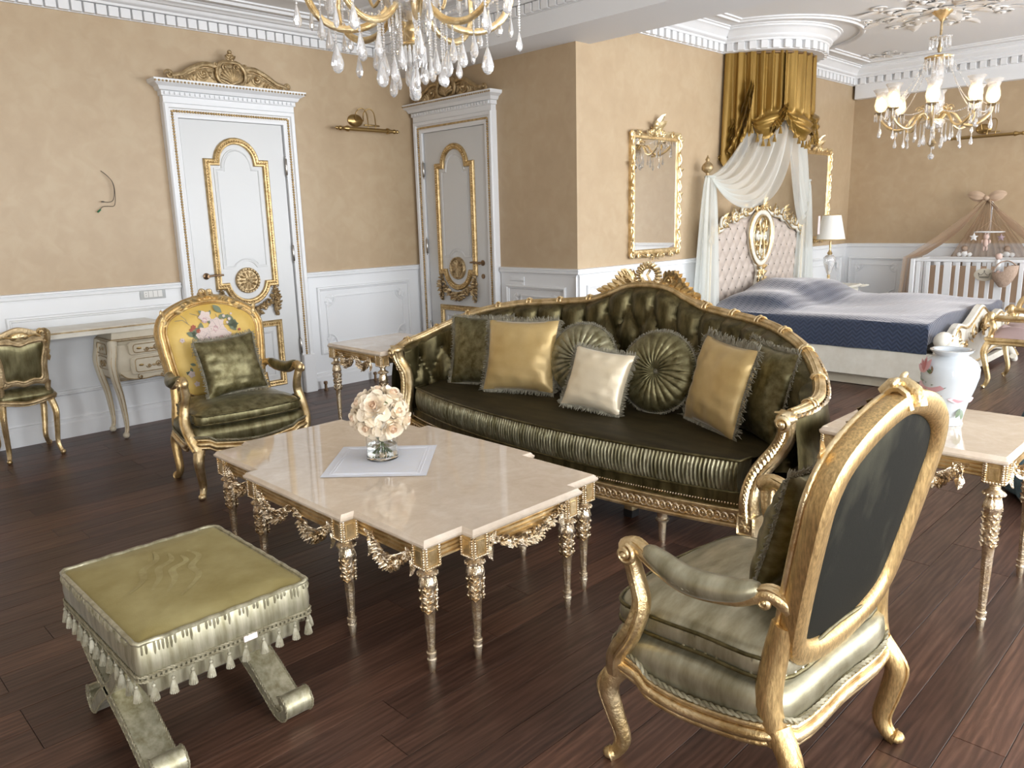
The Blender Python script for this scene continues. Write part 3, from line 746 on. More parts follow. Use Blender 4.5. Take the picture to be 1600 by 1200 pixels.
# roses: each bloom is petals round a tight heart
def petal_me(w,h,cup,roll,mat,n=5):
    mb=MB()
    def f(u,v):
        x=(u-.5)*2; ww=w*(sin(pi*(.18+.62*v))**.7)*(1-.12*max(0,v-.85)*6*abs(x)); a=x*ww*1.0
        r=cup; return (r*sin(a/r), h*.0-roll*(v**3)*h*.55+ (r-r*cos(a/r)) - .32*h*sin(pi*v*.55), h*v*(1-.10*x*x*v)-.12*h*max(0,v-.8)*2)
    mb.grid(f,n,n)
    o=mb.build('petal',mat,None,60); me=o.data; bpy.data.objects.remove(o); return me
PM=[petal_me(.016,.036,.011,-.1,'rose_in'),petal_me(.024,.040,.022,.25,'rose'),petal_me(.030,.044,.034,.75,'rose'),petal_me(.032,.042,.042,1.3,'rose_out')]
BC=V((VX,VY,.668)); rr=random.Random(11)
where=[((0,0,1),'topmost cream rose of the bunch in the glass vase'),((-.62,-.5,.55),'large open cream rose at the front centre of the bunch'),((.25,-.45,.80),'cream rose at the upper right of the bunch'),((-.75,.25,.55),'cream rose at the upper left of the bunch'),
((.15,-.92,.28),'cream rose at the right edge of the bunch'),((-.15,-.9,-.30),'peach-hearted rose low at the front right above the vase rim'),((-.85,-.35,-.25),'pale pink rose low at the front left above the vase rim'),((-.95,.25,.02),'small cream rose at the left edge of the bunch'),
((-.72,.6,-.15),'cream rose low on the far left of the bunch'),((.6,-.68,-.15),'white-edged rose low on the far right of the bunch'),((.65,.1,.7),'cream rose at the back right of the bunch'),((-.2,.7,.62),'cream rose at the back left of the bunch'),((.9,-.2,.2),'cream rose behind the right side of the bunch'),((.3,.9,.1),'cream rose hidden at the rear of the bunch')]
def look(dirv):
    z=V(dirv).normalized(); x=V((0,0,1)).cross(z)
    if x.length<.1: x=V((1,0,0))
    x.normalize(); y=z.cross(x); return M4(((x.x,y.x,z.x,0),(x.y,y.y,z.y,0),(x.z,y.z,z.z,0),(0,0,0,1)))
for i,(d,lab) in enumerate(where):
    d=V(d).normalized(); c=BC+V((d.x*.088,d.y*.088,d.z*.085)); s=rr.uniform(.92,1.08)*(1.12 if i in(1,2,5) else 1)
    ro=thing('rose',lab,'rose',tuple(c),0,'cream roses in the glass vase'); RM=look(d)@Rz(rr.uniform(0,6))@Sc(s)
    MB(RM).tube([(.004*cos(k*.55)*(1-k/26),.004*sin(k*.55)*(1-k/26),.012+.0008*k) for k in range(22)],.0045,6).sphere((0,0,.010),(.007,.007,.018),8,6).build('heart','rose_in',ro,60)
    for ring,(n,r,tilt,z,me) in enumerate([(4,.0045,-.06,.004,0),(5,.009,.16,.001,1),(5,.013,.42,-.003,1),(6,.016,.78,-.007,2),(6,.016,1.12,-.012,3)]):
        for k in range(n):
            a=2*pi*k/n+ring*.6+rr.uniform(-.15,.15); link('petal',PM[me],ro,RM@Rz(a)@T(0,-r,z)@Rx(tilt+rr.uniform(-.08,.08)))
    e=V((VX,VY,ZTOP+.03))-c; e.x+=-d.x*.03; e.y+=-d.y*.03
    st=MB().tube([tuple(-d*.01),tuple(V((-d.x*.06,-d.y*.06,min(-.04,e.z*.5)))),tuple(e)],.0026,6)
    if i%2==0:
        for sg in (-1,1): leafm(st,RM@T(0,0,-.012)@Rz(sg*1.2+i)@Rx(.5),.055,.018,-.2,.003,4)
    st.build('stem','stem',ro,50)
# ================================================================ sofa
def pillow(mb, w, h, th, n=14, pinch=.06, M=None, wr=0, seed=1):
    """plump square pad in local xy, thickness along z"""
    r=random.Random(seed); ph=[r.uniform(0,6) for _ in range(6)]
    def f(sg):
        def g(u,v):
            x=2*u-1; y=2*v-1; ax=1-pinch*(1-y*y)*1.0; ay=1-pinch*(1-x*x)
            k=max(0,(1-abs(x)**2.6))*max(0,(1-abs(y)**2.6)); z=sg*th/2*(k**.55)
            if wr: e=(1-k)*k*4; z+=sg*wr*e*(sin(11*x+ph[0])*sin(5*y+ph[1])+.6*sin(17*y+ph[2]+3*x))
            return (x*w/2*ax, y*h/2*ay, z)
        return g
    mb.grid(f(1),n,n,M=M); mb.grid(f(-1),n,n,M=M); return mb
def outline_sq(w,h,pinch,n=10):
    out=[]
    for k in range(n): x=-1+2*k/n; out.append((x*w/2,-h/2*(1-pinch*(1-x*x))))
    for k in range(n): y=-1+2*k/n; out.append((w/2*(1-pinch*(1-y*y)),y*h/2))
    for k in range(n): x=1-2*k/n; out.append((x*w/2,h/2*(1-pinch*(1-x*x))))
    for k in range(n): y=1-2*k/n; out.append((-w/2*(1-pinch*(1-y*y)),y*h/2))
    return out
def resample(pts, step, closed=True):
    P=[V(p) for p in pts]; 
    if closed: P.append(P[0])
    out=[]; acc=0
    for a,b in zip(P[:-1],P[1:]):
        L=(b-a).length
        while acc<L: out.append((a+(b-a)*(acc/L),(b-a).normalized())); acc+=step
        acc-=L
    return out
def fringe(mb, pts, L=.03, step=.006, M=None, seed=1, tassels=0, closed=True, r=.0018, down=False):
    rr=random.Random(seed)
    for p,t in resample(pts, step, closed):
        n=V((t.y,-t.x)); a=rr.uniform(-.5,.5); l=L*rr.uniform(.7,1.15); z=rr.uniform(-.35,.35)*l
        e=p+(n+t*a).normalized()*l; m=p+(n+t*a*.4).normalized()*l*.5
        mb.tube([(p.x,p.y,0),(m.x,m.y,z*.3+rr.uniform(-.003,.003)),(e.x,e.y,z)],[r*1.3,r*1.3,r*.7],4,M=M,caps=False)
    q=[(p.x,p.y,0) for p,t in resample(pts,.02,closed)]
    if closed: q.append(q[0])
    rope(mb,q,.0045,M=M,n=4)
    if tassels:
        for p,t in resample(pts,tassels,closed):
            n=V((t.y,-t.x)); a=math.atan2(n.y,n.x)+pi/2; tassel_geo(mb,(M or I4)@T(p.x,p.y,0)@Rz(a)@Rx(pi/2)@Sc(.75))
def tassel_geo(mb, M, s=1, n=10):
    """hangs down local -z"""
    mb.tube([(0,0,0),(.001,0,-.006),(0,0,-.012)],.0015,4,M=M); mb.sphere((0,0,-.014),.0055,8,5,M=M); mb.sphere((0,0,-.019),(.0042,.0042,.003),8,4,M=M)
    for k in range(n):
        a=2*pi*k/n; mb.tube([(.002*cos(a),.002*sin(a),-.018),(.006*cos(a),.006*sin(a),-.032),(.010*cos(a),.010*sin(a),-.052)],[.0018,.0024,.0018],4,M=M)
SO=thing('sofa','long olive velvet sofa with a carved gilt frame and button-tufted back','sofa',(2.85,2.655,0),0)
# local: u along the length (+Y world), v to the rear (+X world)
SM=M4(((.0262,.99966,0,0),(.99966,-.0262,0,0),(0,0,1,0),(0,0,0,1)))
KU=[0,.14,.26,.39,.54,.74,.92,1.12,1.26,1.35,1.36,1.33]; KV=[.9,.895,.885,.865,.83,.755,.665,.53,.39,.24,.12,.04]; KZ=[1.047,1.036,.99,.945,.926,.914,.897,.847,.772,.703,.674,.655]
half=spline([(u,v,z) for u,v,z in zip(KU,KV,KZ)],6)
back=[(-u,v,z) for u,v,z in half[::-1]]+half[1:]
for i,(u,v,z) in enumerate(back):          # serpentine hump in the middle
    pass
NB=len(back)
def tang(i):
    a=back[max(0,i-1)]; b=back[min(NB-1,i+1)]; t=V((b[0]-a[0],b[1]-a[1])); t.normalize(); return t
arc_l=[0]
for a,b in zip(back[:-1],back[1:]): arc_l.append(arc_l[-1]+sqrt((b[0]-a[0])**2+(b[1]-a[1])**2))
TOT=arc_l[-1]
def at_s(s):
    s=min(max(s,0),TOT)
    for i in range(NB-1):
        if s<=arc_l[i+1]+1e-9:
            t=(s-arc_l[i])/max(1e-9,arc_l[i+1]-arc_l[i]); p=[lerp(back[i][k],back[i+1][k],t) for k in range(3)]; ta=tang(i).lerp(tang(i+1),t); ta.normalize(); return p,ta
    return list(back[-1]),tang(NB-1)
ZS=.40; DU=.17; DVZ=.15; ncol=round(TOT/DU)
def sofa_inner(u,v):
    p,t=at_s(u*TOT); n=V((t.y,-t.x))      # towards the seat
    z=ZS+(p[2]-ZS)*v; arm = 1-min(1,max(0,min(u,1-u)*TOT-.25)/.3)
    A=u*ncol*2; B=(p[2]-z)/DVZ                   # rows counted down from the rail
    if B<.75: puff=abs(sin(pi*A/2+pi/2*0))**.6*min(1,B/.12+.25) if True else 0; dip=exp(-((B-.75)/.16)**2)*(1-abs(sin(pi*A/2)))**3
    else:
        q=(B-.75); a_=A/2+q/2; b_=A/2-q/2; puff=(abs(sin(pi*a_))*abs(sin(pi*b_)))**.38; dip=0
    th=.045+.045*puff*(.75 if arm>.5 else 1)-.02*dip
    lean=.10*(1-v)*(1-arm)                        # back leans: seat end comes forward
    e=min(1,(1-v)/.06); th=th*(.35+.65*e)
    return (p[0]+n.x*(th+lean), p[1]+n.y*(th+lean), z)
ROT=SM
MB(SM).grid(sofa_inner,ncol*8,34).build('tufted_back','velvet_sofa',SO,60)
def sofa_outer(u,v):
    p,t=at_s(u*TOT); n=V((t.y,-t.x)); z=.2+(p[2]-.2)*v; b=.05*sin(pi*min(1,v*1.1))*.6; return (p[0]-n.x*(.035+b),p[1]-n.y*(.035+b),z)
MB(SM).grid(sofa_outer,60,8).build('outer_back','back_cloth' if False else 'velvet_sofa',SO,60)
# buttons
bme=MB().sphere((0,0,0),(.012,.012,.007),8,5).build('b','button',None,60); bm0=bme.data; bpy.data.objects.remove(bme)
for row in range(3):
    B=.75+row
    for k in range(1,ncol*1+1):
        u=(k-(.5 if False else 0)-(row%2)*.5)/ncol
        if not .02<u<.985: continue
        p,t=at_s(u*TOT); z=p[2]-B*DVZ
        if z<ZS+.05: continue
        v=(z-ZS)/(p[2]-ZS); q=sofa_inner(u,v); n=V((t.y,-t.x)); 
        Mx=SM@T(q[0],q[1],q[2])@Rz(math.atan2(n.y,n.x))@Ry(pi/2); link('button',bm0,SO,Mx)
# carved top rail, with ribbon ties, rope edge and arm posts
rail_p=[(u,v,z+.012) for u,v,z in back]
fr=MB(SM); fr.tube(rail_p,(.021,.028),10)
for off,dz in ((.016,.012),(-.016,.012),(0,.018)):
    pts=[]
    for i,(u,v,z) in enumerate(rail_p): t=tang(i); pts.append((u+t.y*off,v-t.x*off,z+dz))
    fr.tube(pts,.0065,6)
fr.build('top_rail','gold',SO,60)
re=MB(SM); pts=[]
for i,(u,v,z) in enumerate(rail_p): t=tang(i); pts.append((u-t.y*.036,v+t.x*.036,z-.004))
rope(re,pts,.009,n=4); stuff(re.build('rope_edge','gold_silver',SO,60))
for k in range(17):
    s=TOT*(k+.5)/17
    if abs(s-TOT/2)<.28: continue
    p,t=at_s(s); a=math.atan2(t.y,t.x); mb=MB(SM@T(p[0],p[1],p[2]+.016)@Rz(a))
    for d in (-.012,.012): mb.tube([(d,.029*cos(q),.024*sin(q)) for q in [pi*j/8 for j in range(9)]],.005,6)
    mb.sphere((0,0,.026),(.010,.010,.007),8,5); mb.build('ribbon_tie','gold_bright',SO,60)
# crest: open shell cartouche with acanthus
cr=MB(SM@T(0,.9,1.045)@Rx(pi/2))
ring=[(.062*cos(a),.068+.052*sin(a),.0) for a in [2*pi*k/28 for k in range(28)]]
cr.tube(ring,(.012,.016),8,closed=True)
for k in range(22):
    a=2*pi*k/22; cr.tube([(.052*cos(a),.068+.043*sin(a),.012),(.072*cos(a),.068+.06*sin(a),.017),(.09*cos(a),.068+.074*sin(a),.0)],lambda t:.005+.005*t,6)
cr.tube([(-.012,.03,0),(.012,.07,.004),(-.008,.1,0)],.008,6)
for s in (-1,1):
    top=spline([(s*.09,.05),(s*.15,.07),(s*.22,.02),(s*.30,-.045),(s*.40,-.085)],6)
    cr.prism(([(x,y) for x,y in top]+[(s*.42,-.1),(s*.3,-.065),(s*.2,-.03),(s*.08,-.01)])[::s],-.012,.012)
    for j,(x,y) in enumerate(top[2:-2:2]):
        leafm(cr,T(x,y-.02,.008)@Rz(-s*(.5+.06*j)),.07-.003*j,.02,.35,.008); leafm(cr,T(x,y-.025,-.008)@Rz(-s*(.5+.06*j))@Ry(pi),.07-.003*j,.02,.35,.008)
    for j in range(6): leafm(cr,T(s*(.1+.04*j),.02-.012*j,.012)@Rz(-s*(.9+.1*j)),.075,.02,.3,.008)
    scroll(cr,(s*.15,.045,.012),.03,1.3,0,.009,None,s)
cr.build('carved_crest','gold_bright',SO,50)
for s in (-1,1):
    P=spline([(s*1.20,.0,.20),(s*1.20,-.012,.30),(s*1.215,.02,.40),(s*1.275,.06,.50),(s*1.32,.045,.585),(s*1.325,.03,.645)],6)
    po=MB(SM); po.tube(P,lambda t:(.036-.006*sin(pi*t),.040),10,up=(0,1,0)); 
    for dx in (-.022,0,.022): po.tube([(x+dx,y-.032,z) for x,y,z in P],.010,6)
    for j in range(len(P)-1):
        x,y,z=P[j]
        for d in (-.011,.011): leafm(po,T(x+d,y-.042,z)@Rx(pi/2)@Rz(.5 if d>0 else -.5),.032,.010,.15,.005,3)
    scroll(po,(0,0,0),.032,1.5,-pi/2,.012,T(s*1.325,-.015,.64)@Rx(pi/2),s); po.sphere((s*1.325,.025,.655),(.044,.05,.03),10,7)
    for j in range(6): leafm(po,T(s*1.325,.03,.672)@Rz(j*pi/3)@Rx(.3),.05,.016,-.2,.006)
    po.build('arm_post','gold_bright',SO,60)
    bl=MB(SM); bl.box((s*1.2,.0,.185),(.085,.085,.10),ch=.006); bl.mould(rrect(.07,.08,.004,1),[(-.006,0),(0,.008),(.006,0)],M=T(s*1.2,-.043,.185)@Rx(pi/2)); flower(bl,T(s*1.2,-.045,.185)@Rx(pi/2),.026,8); bl.build('rail_block','gold_bright',SO,40)
# seat front rail with guilloche, bowed
def fr_v(u,d=0): return -.16*(1-min(1,abs(u)/1.2)**2.2)+.03-d
us=[-1.17+2.34*k/60 for k in range(61)]
mb=MB(SM); 
for z,r in ((.226,.007),(.158,.009)): mb.tube([(u,fr_v(u,.022),z) for u in us],r,6)
mb.loft([[(u,fr_v(u,-.03),.152),(u,fr_v(u,.012),.152),(u,fr_v(u,.012),.23),(u,fr_v(u,-.03),.23)] for u in us],True,True); mb.build('front_rail','gold',SO,40)
g=MB(SM)
for k in range(76):
    u=-1.15+2.3*k/75; c=(u,fr_v(u,.018),.192); g.tube([(c[0]+.0185*cos(a),c[1]-.004*(1 if sin(a)>0 else 0),c[2]+.019*sin(a)) for a in [2*pi*j/10 for j in range(10)]],.0048,5,closed=True); g.sphere((c[0],c[1]-.002,c[2]),.0065,6,4)
stuff(g.build('guilloche_band','gold_silver',SO,60))
nb=MB(SM); beads(nb,[(u,fr_v(u,.006),.250) for u in us],.005,step=.013,nu=5,nv=4); stuff(nb.build('nail_trim','gold_silver',SO,60))
# upholstered deck and side rails
deck=[(u,fr_v(u)) for u in us]+[(1.25,.25),(1.1,.5),(.9,.62),(.5,.78),(0,.84),(-.5,.78),(-.9,.62),(-1.1,.5),(-1.25,.25)]
MB(SM).prism(deck,.16,.292).build('seat_deck','velvet_sofa',SO,40)
# loose bench cushion: flat top, pleated boxing
cf=[(-1.14,.10)]+[(u*.965,fr_v(u,-.0)) for u in us]+[(1.14,.10)]
cush=cf+[(1.2,.25),(1.05,.45),(.85,.56),(.5,.70),(0,.76),(-.5,.70),(-.85,.56),(-1.05,.45),(-1.2,.25)]
mb=MB(SM); mb.pad(cush,[(.006,.43),(.02,.437),(.10,.445),(.3,.447)],c=(0,.25),fn=lambda x,y:.004*sin(x*5+1)*sin(y*7)); mb.build('bench_cushion','velvet_seat',SO,40)
cl=[0]
for p,q in zip(cf[:-1],cf[1:]): cl.append(cl[-1]+sqrt((q[0]-p[0])**2+(q[1]-p[1])**2))
def cfp(s):
    for i in range(len(cl)-1):
        if s<=cl[i+1]+1e-9: t=(s-cl[i])/max(1e-9,cl[i+1]-cl[i]); return lerp(cf[i][0],cf[i+1][0],t),lerp(cf[i][1],cf[i+1][1],t)
    return cf[-1]
rr=random.Random(5); phs=[rr.uniform(-.9,.9) for _ in range(200)]
def box_f(u,v):
    s=u*cl[-1]; x,y=cfp(s); k=s/.0185; j=int(k); amp=.0075*sin(pi*v)**.4
    w=sin(2*pi*k+phs[j%200]*.5*sin(pi*v*2)); return (x,y-amp*w-.012*sin(pi*v),.293+(.433-.293)*v)
MB(SM).grid(box_f,860,8).build('pleated_boxing','velvet_pleat',SO,70)
pi_=MB(SM); pi_.tube([(x,y-.004,.436) for x,y in cf],.0065,6); pi_.tube([(x,y-.004,.294) for x,y in cf],.006,6); pi_.build('piping','velvet_sofa',SO,60)
# legs
lp=MB(); lp.lathe([(.014,0),(.016,.02),(.021,.095),(.030,.10),(.032,.108),(.024,.113),(.027,.14),(.03,.15)],16,fn=lambda r,z,a:r*(1-.10*abs(sin(5*a))) if .02<z<.1 or z>.115 else r); o=lp.build('leg','gold_silver',None,40); lme=o.data; bpy.data.objects.remove(o)
for u in (-1.2,-.79,.79,1.2): link('leg',lme,SO,SM@T(u,fr_v(u,-.02) if abs(u)<1 else 0,0))
for u in (-1.0,-.5,.5,1.0):
    v=.1 if abs(u)<.7 else .5; l=MB(SM); l.box((u,v,.10),(.05,.05,.13),ch=.004); l.build('rear_leg','gold',SO,30); f=MB(SM); f.box((u,v,.02),(.056,.056,.04),ch=.004); f.build('rear_foot','foot_black',SO,30)
# scatter cushions ---------------------------------------------------
def place(u,v,z,yaw,lean,roll=0):
    """cushion standing on its edge: local y up, z towards the room front"""
    p=V((2.85,2.655,0))+ROT.to_3x3()@V((u,v,0)); 
    return T(p.x,p.y,z)@Rz(-pi/2+rad(-1.5)+yaw)@Rx(pi/2-lean)@Rz(roll)
def square_cushion(u,v,z,yaw,lean,roll,w,h,th,mat,label,fr_l,tas=0,seed=1,wr=.004,fm='fringe'):
    Mx=place(u,v,z,yaw,lean,roll); o=bpy.data.objects.new('cushion',None); COL.objects.link(o); o.matrix_world=Mx; tag(o,label,'cushion','scatter cushions on the sofa')
    pillow(MB(),w,h,th,22,.07,wr=wr,seed=seed).build('cover',mat,o,70)
    f=MB(); fringe(f,outline_sq(w,h,.07),fr_l,.0048,None,seed,tas); stuff(f.build('fringe',fm,o,70)); return o
def round_cushion(u,v,z,yaw,lean,roll,R,th,label,seed):
    Mx=place(u,v,z,yaw,lean,roll); o=bpy.data.objects.new('cushion',None); COL.objects.link(o); o.matrix_world=Mx; tag(o,label,'cushion','scatter cushions on the sofa')
    mb=MB(); npl=24
    def f(sg):
        def g(a,t):
            r=R*t; an=2*pi*a+ .45*(1-t)*sg*.0; w=(abs(sin(npl/2*(2*pi*a)-1.1*(1-t)))**.28); k=(1-t**3.2)**.5
            z=sg*(th/2*k*(.62+.38*sin(pi*min(1,t*.75+.12))) - .011*(1-w)*min(1,t*5)*k*1.6 - .035*exp(-(t/.13)**2)); return (r*cos(an),r*sin(an),z)
        return g
    mb.grid(f(1),192,16,True); mb.grid(f(-1),96,8,True); mb.build('pleated_cover','velvet_pleat' if seed==3 else 'velvet',o,80)
    b=MB(); b.sphere((0,0,th/2*.62-.028),(.022,.022,.012),12,6)
    for k in range(14): a=2*pi*k/14; b.tube([(.006*cos(a),.006*sin(a),th/2*.62-.016),(.021*cos(a),.021*sin(a),th/2*.62-.024)],.0035,5)
    b.build('centre_button','fringe',o,60)
    f=MB(); pts=[(R*cos(2*pi*k/48),R*sin(2*pi*k/48)) for k in range(48)]; fringe(f,pts,.014,.007,None,seed,.075); stuff(f.build('tassel_trim','fringe',o,70)); return o
square_cushion(.86,.34,.655,.35,.22,.02,.43,.43,.13,'velvet','dark olive velvet cushion at the far left end of the sofa',.022,0,1)
square_cushion(.50,.33,.665,.35,.30,.02,.46,.43,.15,'satin','large gold satin cushion, leftmost of the gold ones on the sofa',.03,0,2)
round_cushion(.14,.47,.66,.3,.28,.3,.21,.13,'round pleated olive cushion partly behind the small pale gold cushion',3)
square_cushion(-.15,.26,.615,.25,.42,-.10,.35,.33,.13,'satin_pale','small pale gold satin cushion leaning in front of the round cushions',.024,.06,4)
round_cushion(-.38,.47,.655,.15,.30,.0,.215,.14,'round pleated olive cushion with a central button in the middle of the sofa',5)
square_cushion(-.80,.38,.655,-.45,.26,-.04,.44,.43,.15,'satin','gold satin cushion with thick dark fringe at the right of the sofa',.04,0,6)
square_cushion(-.99,.44,.645,-.55,.2,-.05,.42,.44,.14,'velvet','olive velvet tasselled cushion at the right end of the sofa',.022,.06,7)
# ================================================================ bergere armchairs (local: +y front)
def scurve(a, b, n=6): return spline(a,n)
def cabriole(mb, top, foot, out, r0=.034, r1=.017, n=12):
    """S-leg from top point to foot point, knee pushed along out"""
    t=V(top); f=V(foot); o=V((out[0],out[1],0)); h=t.z-f.z
    P=[t, t+(f-t)*.22+o*.035, t+(f-t)*.5+o*.012, t+(f-t)*.78-o*.018, t+(f-t)*.93-o*.002, f+o*.012+V((0,0,.012))]
    P=spline([tuple(p) for p in P],5); L=len(P)
    mb.tube(P, [lerp(r0,r1,min(1,(i/(L-1))*1.25)**.8)*(1.0 if i<L-4 else 1.0+.12*(i-L+4)) for i in range(L)], 10)
    mb.sphere((f.x+o.x*.014,f.y+o.y*.014,f.z+.016),(r1*1.25,r1*1.25,.016),10,6)
    a=math.atan2(o.y,o.x)
    mb.tube([tuple(V(p)+V((cos(a),sin(a),0))*(lerp(r0,r1,min(1,(i/(L-1))*1.25)**.8))) for i,p in enumerate(P[:-2])],.006,5)
def armchair(label, loc, rz, front):
    R=thing('armchair',label,'armchair',loc,rz,'pair of gilt armchairs')
    # seat plan: bowed front, narrower back
    seat=spline([(-.275,-.20),(-.31,0),(-.325,.16),(-.30,.255),(-.16,.285),(0,.295),(.16,.285),(.30,.255),(.325,.16),(.31,0),(.275,-.20),(0,-.215)],5,True)
    def rz_(x,y): return .018*cos(x*9)*(1 if y>.15 else 0)+ .016*cos((y-.02)*13)*(1 if abs(x)>.24 else 0)
    # gilt seat rail
    mb=MB(); n=len(seat)
    for off,z,r in ((.004,.300,.009),(.008,.278,.014),(.004,.256,.008)):
        mb.tube([(p[0],p[1],z-rz_(*q)*1.0) for p,q in zip(offset(seat,-off),seat)],r,8,closed=True)
    mb.build('seat_rail','gold',R,60)
    ro=MB(); rope(ro,[(p[0],p[1],.318-rz_(*q)) for p,q in zip(offset(seat,-.008),seat)]+[(offset(seat,-.008)[0][0],offset(seat,-.008)[0][1],.318-rz_(*seat[0]))],.0075,n=4); stuff(ro.build('cord_trim','cord',R,60))
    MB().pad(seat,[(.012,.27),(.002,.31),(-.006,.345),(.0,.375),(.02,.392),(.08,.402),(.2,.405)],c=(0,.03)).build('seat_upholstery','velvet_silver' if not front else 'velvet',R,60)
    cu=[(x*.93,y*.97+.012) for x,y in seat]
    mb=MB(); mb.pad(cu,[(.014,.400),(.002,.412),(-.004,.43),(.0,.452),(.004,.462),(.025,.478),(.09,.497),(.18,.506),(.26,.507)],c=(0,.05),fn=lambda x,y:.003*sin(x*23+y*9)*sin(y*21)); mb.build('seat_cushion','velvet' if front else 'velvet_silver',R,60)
    pp=MB()
    for z in (.412,.461): pp.tube([(x*1.004,y*1.004,z) for x,y in cu],.0055,6,closed=True)
    pp.build('piping','velvet_sofa',R,60)
    wr=MB(); rr=random.Random(2); pts=resample(cu,.03)
    for p,t in pts:
        if rr.random()<.7:
            nn=V((t.y,-t.x)); k=-1 if (p+nn).length<p.length else 1
            wr.tube([(p.x+nn.x*k*.001,p.y+nn.y*k*.001,.416),(p.x+nn.x*k*.008+rr.uniform(-.006,.006),p.y+nn.y*k*.008,.437),(p.x+nn.x*k*.002,p.y+nn.y*k*.002,.458)],.0045,5)
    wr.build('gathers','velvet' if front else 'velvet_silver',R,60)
    # legs
    for sx in (-1,1):
        l=MB(); cabriole(l,(sx*.295,.235,.285),(sx*.312,.25,0),(sx*.55,.83)); flower(l,T(sx*.305,.262,.262)@Rz(-sx*.4)@Rx(-pi/2),.026,6)
        for k in (-1,1): leafm(l,T(sx*.305,.262,.24)@Rz(-sx*.4)@Rx(-pi/2)@Rz(pi+k*.3),.05,.014,.15,.006)
        l.build('leg','gold',R,60)
        l=MB(); cabriole(l,(sx*.272,-.195,.30),(sx*.292,-.235,0),(sx*.2,-.95),.033,.020); l.build('leg','gold_brush',R,60)
    # back frame: flat, raked, arched with a crest
    tilt=math.atan2(.125,.62); BM=T(0,-.175,.40)@Rx(tilt)@plane((1,0,0),(0,0,1),(0,-1,0),(0,0,0)); IB=Rx(0)
    oc=spline([(.232,.10),(.266,.22),(.288,.40),(.288,.49),(.245,.565),(.13,.625),(0,.648),(-.13,.625),(-.245,.565),(-.288,.49),(-.288,.40),(-.266,.22),(-.232,.10),(-.14,.045),(0,.028),(.14,.045)],5,True)
    fr=MB(BM); PR=[(-.004,-.020),(-.012,-.026),(-.030,-.026),(-.050,-.016),(-.056,.0),(-.056,.022),(-.046,.03),(-.012,.03),(-.002,.022),(.004,.012),(.004,-.012)]
    fr.mould(offset(oc,-.03),[(o+.058,h) for o,h in PR],True,profclosed=True)
    fr.build('back_frame','gold_brush',R,50)
    fm=MB(BM)
    for off,h,r in ((.030,-.026,.007),(.010,-.028,.005),(-.012,-.027,.008),(-.018,-.010,.006)): fm.tube([(x,y,h) for x,y in offset(oc,off)],r,6,closed=True)
    # crest
    fm.tube([(0,.650,.034),(0,.672,.024),(0,.684,.0),(0,.674,-.024),(0,.65,-.036)],(.022,.012),12)
    for s in (-1,1):
        fm.tube([(s*.03,.645,.032),(s*.034,.678,.015),(s*.034,.684,0),(s*.034,.678,-.015),(s*.03,.645,-.032)],.009,6)
        scroll(fm,(s*.022,.69,-.006),.017,1.2,0,.007,T(0,0,-.012),s)
        for k in range(4): leafm(fm,T(s*(.05+.035*k),.632-.008*k*k*.8,-.03)@Rz(-s*(1.1+.12*k))@Ry(pi),.045,.015,.25,.006)
        for k in range(3): leafm(fm,T(s*.27,.50+.03*k,-.03)@Rz(s*(.5-.3*k))@Ry(pi),.04,.012,.2,.005)
    fm.build('back_carving','gold_bright',R,60)
    inn=offset(oc,.018)
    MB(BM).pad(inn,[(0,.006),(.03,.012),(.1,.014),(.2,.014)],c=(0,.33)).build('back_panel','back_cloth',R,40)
    MB(BM).pad(inn,[(0,-.008),(.02,-.03),(.08,-.045),(.2,-.05)],c=(0,.33)).build('back_upholstery','mustard',R,50)
    nl=MB(BM); beads(nl,[(x,y,-.022) for x,y in offset(oc,.006)]+[(offset(oc,.006)[0][0],offset(oc,.006)[0][1],-.022)],.0042,step=.0125,nu=5,nv=4); stuff(nl.build('nail_trim','gold_silver',R,60))
    # tapestry bouquet, stitched flat onto the upholstery
    def on(x,y): return BM@T(x,y,-.052)@Ry(pi)
    def emb(name,mat,items):
        mb=MB()
        for x,y,r,n,kind in items:
            if kind=='f':
                for k in range(n): mb.grid(lambda u,v:((u-.5)*r*.9*sin(pi*min(1,v*.9+.1)),v*r,.0012+.0006*sin(v*3)),4,4,M=on(x,y+.012)@Rz(2*pi*k/n+x*9))
            elif kind=='l': mb.grid(lambda u,v:((u-.5)*r*.5*sin(pi*v),v*r,.001),3,5,M=on(x,y+.012)@Rz(n))
            elif kind=='d': mb.lathe([(.001,.002),(r,.0012),(r,.0004)],10,M=on(x,y+.012))
            elif kind=='s': mb.tube([(0,0,.001),(r*.3*sin(n),r*.5,.001),(r*.2*sin(n+1),r,.001)],.0012,4,M=on(x,y+.012)@Rz(n))
        return mb.build(name,mat,R,60)
    F=[(.05,.41,.062,7,'f'),(-.045,.395,.06,8,'f'),(-.02,.47,.05,7,'f'),(.04,.525,.04,5,'f'),(.0,.36,.05,6,'f')]
    stuff(emb('stitched_blossom','thread_white',F+[(.19,.40,.016,5,'f'),(-.13,.38,.016,5,'f'),(.17,.20,.022,5,'f'),(.15,.14,.018,5,'f'),(-.07,.52,.010,5,'f'),(-.10,.50,.010,5,'f'),(-.085,.48,.009,5,'f'),(-.115,.53,.008,5,'f'),(-.06,.495,.008,5,'f')]))
    stuff(emb('stitched_heart','thread_mauve',[(.035,.40,.012,0,'d'),(-.035,.385,.010,0,'d'),(.19,.40,.006,0,'d'),(-.13,.38,.006,0,'d')]+[(.035+.03*cos(k),.40+.03*sin(k),.03,k,'s') for k in range(7)]))
    stuff(emb('stitched_petal','thread_pink',[(-.01,.45,.022,6,'f'),(-.035,.385,.026,6,'f'),(.045,.505,.02,4,'f')]))
